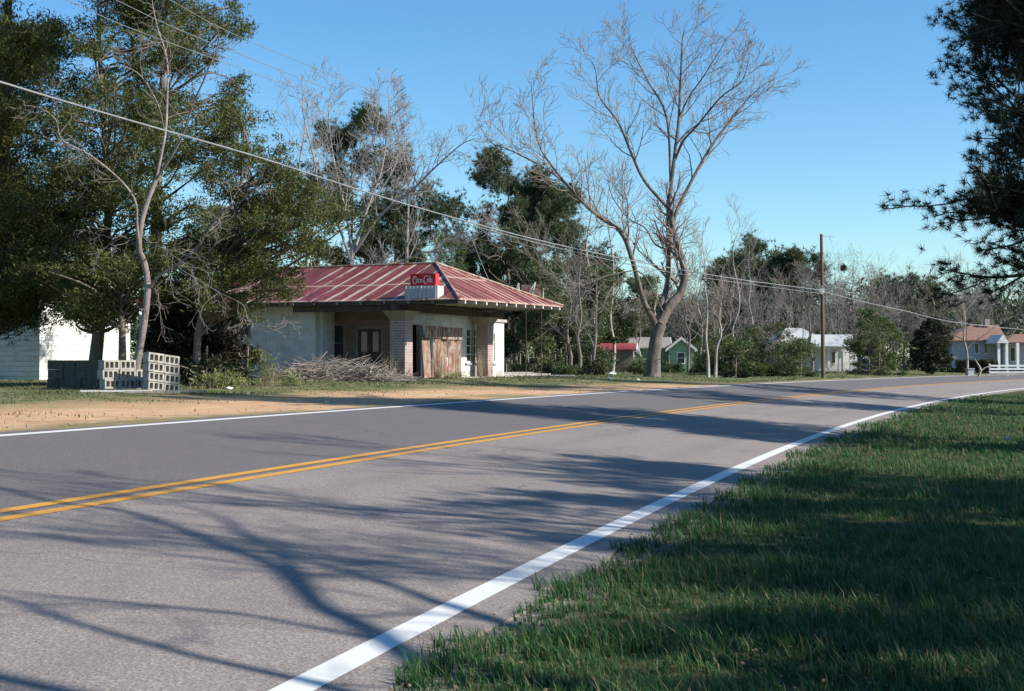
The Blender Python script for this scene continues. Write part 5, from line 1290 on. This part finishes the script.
stem = resample([t0, [8.5, 1.8, 1.2], fork], [.26, .2, .17], 8); tr.tube(*stem, 10)
for Lm, r0 in ((l1, .12), (l2, .09), (l3, .09)):
    P, rr = resample([fork - [.0, .05, .3], (fork + Lm[0][0]) / 2 + [0, 0, .25], Lm[0][0]], [r0 * 1.3, r0, Lm[1][0]], 6); tr.tube(P, rr, 8); tr.tube(*Lm, 8)
tr.tube(*l1b, 6)
P, rr = resample([fork, fork + [.5, -.3, 2.5], fork + [.2, .4, 5], fork + [.6, .2, 7.5]], [.13, .10, .06, .02], 14); tr.tube(P, rr, 8)
for (P, rr), n_, ln in ((l1, 8, 1.3), (l1b, 5, .8), (l2, 5, .9), (l3, 8, 1.5), ((P, rr), 10, 1.8)):
    out = []; limb_side(r, P, rr, out, n_, ln, 1, 3, .1, .15, .8, (4, 3, 3), .004, .3); tubes(cr, out, (5, 4, 3, 3))
tr.build('trunk', M['bark'], nb, smooth=True); cr.build('crown', M['twig'], nb, smooth=True)
# second bare tree: fine fan-shaped branch shadows across the middle of the road
for k, (x, y, top, sp, seed, lab) in enumerate(((10.5, 5.6, 9.6, 2.6, 311, 'leafless twiggy tree just outside the right edge behind the first'), (12.8, 12.5, 10.5, 3.0, 312, 'leafless tree among the near pines outside the right edge'), (9.6, 8.6, 9.4, 2.4, 313, 'slim leafless tree outside the right edge in front of the young pine'))):
    bare_tree(lab, 0, 0, top, seed, .13, sp, 'twig', None, 3, kids=(13, 7, 6), loc=(x, y), rmin=.009)
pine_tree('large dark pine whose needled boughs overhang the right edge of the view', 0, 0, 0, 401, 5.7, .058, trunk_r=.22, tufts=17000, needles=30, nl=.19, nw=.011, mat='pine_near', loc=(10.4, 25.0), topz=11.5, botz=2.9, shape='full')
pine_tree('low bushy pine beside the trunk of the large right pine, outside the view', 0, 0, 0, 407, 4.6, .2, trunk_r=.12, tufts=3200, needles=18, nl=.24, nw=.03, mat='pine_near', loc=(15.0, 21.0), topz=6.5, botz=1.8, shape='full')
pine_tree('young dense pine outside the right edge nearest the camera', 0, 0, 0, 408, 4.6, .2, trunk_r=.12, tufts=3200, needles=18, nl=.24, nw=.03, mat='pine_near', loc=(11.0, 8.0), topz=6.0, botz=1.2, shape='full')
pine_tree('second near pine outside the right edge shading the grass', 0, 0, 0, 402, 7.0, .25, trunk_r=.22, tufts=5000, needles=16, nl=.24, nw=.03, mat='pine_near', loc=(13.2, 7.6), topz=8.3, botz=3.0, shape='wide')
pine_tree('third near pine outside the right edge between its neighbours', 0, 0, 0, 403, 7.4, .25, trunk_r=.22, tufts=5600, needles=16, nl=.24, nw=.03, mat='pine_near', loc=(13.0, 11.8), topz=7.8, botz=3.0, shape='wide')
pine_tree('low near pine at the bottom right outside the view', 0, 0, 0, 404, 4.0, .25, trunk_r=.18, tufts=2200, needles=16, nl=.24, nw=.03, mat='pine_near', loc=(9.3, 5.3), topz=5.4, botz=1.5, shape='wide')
pine_tree('pine beyond the large near pine at the right edge', 0, 0, 0, 405, 9.5, .25, trunk_r=.24, tufts=6500, needles=20, nl=.26, nw=.022, mat='pine_near', loc=(18.2, 38.0), topz=15.0, botz=3.0, shape='wide')
pine_tree('farther pine on the inside of the bend at the right edge', 0, 0, 0, 406, 9.5, .25, trunk_r=.24, tufts=4500, needles=18, nl=.28, nw=.026, mat='pine_near', loc=(23.5, 49.0), topz=15.0, botz=3.0, shape='wide')

# ================================================================== GRASS
def grassfield(name, n, Yr, xr, dr, hgt, wd, mat, seed, label, keep=None, bend=.5, spread=.35):
    r = np.random.default_rng(seed)
    Y = np.exp(r.uniform(math.log(Yr[0]), math.log(Yr[1]), n)); x = r.uniform(xr[0] * Y - 1.0, xr[1] * Y + 1.0)
    # draw blades together in tufts
    x += (vnoise(x * 9, Y * 9, 3) - .5) * .16; Y += (vnoise(x * 9, Y * 9, 4) - .5) * .16
    d = roadd(x, Y); clump = vnoise(x * 1.7, Y * 1.7, 11) * .6 + vnoise(x * 5.5, Y * 5.5, 12) * .4
    m = (d > dr[0] + (clump - .5) * .25) & (d < dr[1] + (clump - .5) * .35)
    if keep is not None: m &= keep(x, Y, d, clump, r)
    x, Y, d, clump = x[m], Y[m], d[m], clump[m]; n = len(x)
    z = gz(x, Y) - .01; h = hgt * (.25 + 1.3 * clump ** 1.3) * r.uniform(.45, 1.25, n)
    w_ = wd[0] + wd[1] * Y; w_ = w_ * r.uniform(.6, 1.3, n)
    base = np.stack([x, Y, z], -1); az = r.uniform(0, 6.283, n); side = np.stack([np.cos(az), np.sin(az), np.zeros(n)], -1)
    la = az + math.pi / 2 + r.normal(size=n) * .5; ln = np.stack([np.cos(la), np.sin(la), np.zeros(n)], -1) * (spread * np.abs(r.normal(size=n)))[:, None] + np.array([-.12, .02, 0])
    p1 = base + (ln * .35 + ZU) * (h * .5)[:, None]; p2 = base + (ln * (1 + bend) + ZU * .95) * h[:, None]
    s = side * (w_ * .5)[:, None]
    V = np.stack([base - s, base + s, p1 + s * .85, p1 - s * .85, p2], 1).reshape(-1, 3); o = np.arange(n)[:, None] * 5
    tag(link(name, V, [o + np.array([[0, 1, 2, 3]]), o + np.array([[3, 2, 4]])], M[mat], None, (float(x.mean()), float(Y.mean()), float(z.mean()))), label, 'grass', kind='stuff')
grassfield('grass', 420000, (2.2, 60), (-.25, .62), (-40, -3.93), .105, (.003, .0005), 'grass', 501, 'thick dark green grass on the near verge inside the bend')
grassfield('dry_grass', 26000, (2.4, 45), (-.2, .6), (-30, -4.1), .14, (.003, .0005), 'drygrass', 502, 'scattered dry straw blades among the green verge grass')
grassfield('far_verge_grass', 130000, (15, 100), (-.42, .42), (4.0, 60), .06, (.004, .00055), 'drygrass', 503, 'thin dry grass on the far roadside and around the station',
           keep=lambda x, y, d, c, r: (y < 60) & (r.random(len(x)) < np.clip((d - 7.0 + (vnoise(x * .35, y * .35, 21) - .5) * 5) / 3, .02, 1)) | ((d < 4.7) & (x < -6) & (vnoise(x * .3, y * .3, 22) > .55)))
grassfield('far_verge_green_grass', 150000, (15, 110), (-.42, .46), (3.95, 60), .075, (.004, .0006), 'ever', 504, 'green grass patches along the far roadside',
           keep=lambda x, y, d, c, r: ((vnoise(x * .4, y * .4, 23) > .56) & (d > 8.5)) | ((d < 5.0) & (x < -5.5) & (vnoise(x * .25, y * .25, 22) > .45)) | ((y > 58) & (d > 4.6)))

r = np.random.default_rng(520); n = 9000; Y = np.exp(r.uniform(math.log(3), math.log(30), n)); x = r.uniform(-.3 * Y, .6 * Y + 1); d = roadd(x, Y); m_ = (d < -3.75) & (r.random(n) < .35 + .65 * (vnoise(x * .8, Y * .8, 31) > .5)); x, Y = x[m_], Y[m_]
V, Fq = leaves(np.stack([x, Y, gz(x, Y) + r.uniform(.01, .05, len(x))], -1), r, .026, .6, unit(r.normal(size=(len(x), 3)) * [1, 1, .3]))
tag(link('fallen_leaves', V, [Fq], simple('dead_leaf', (.07, .05, .03), (.20, .15, .09), 9, .9), None, (4, 8, .2)), 'brown fallen leaves and pine straw scattered in the near grass', 'leaf litter', kind='stuff')
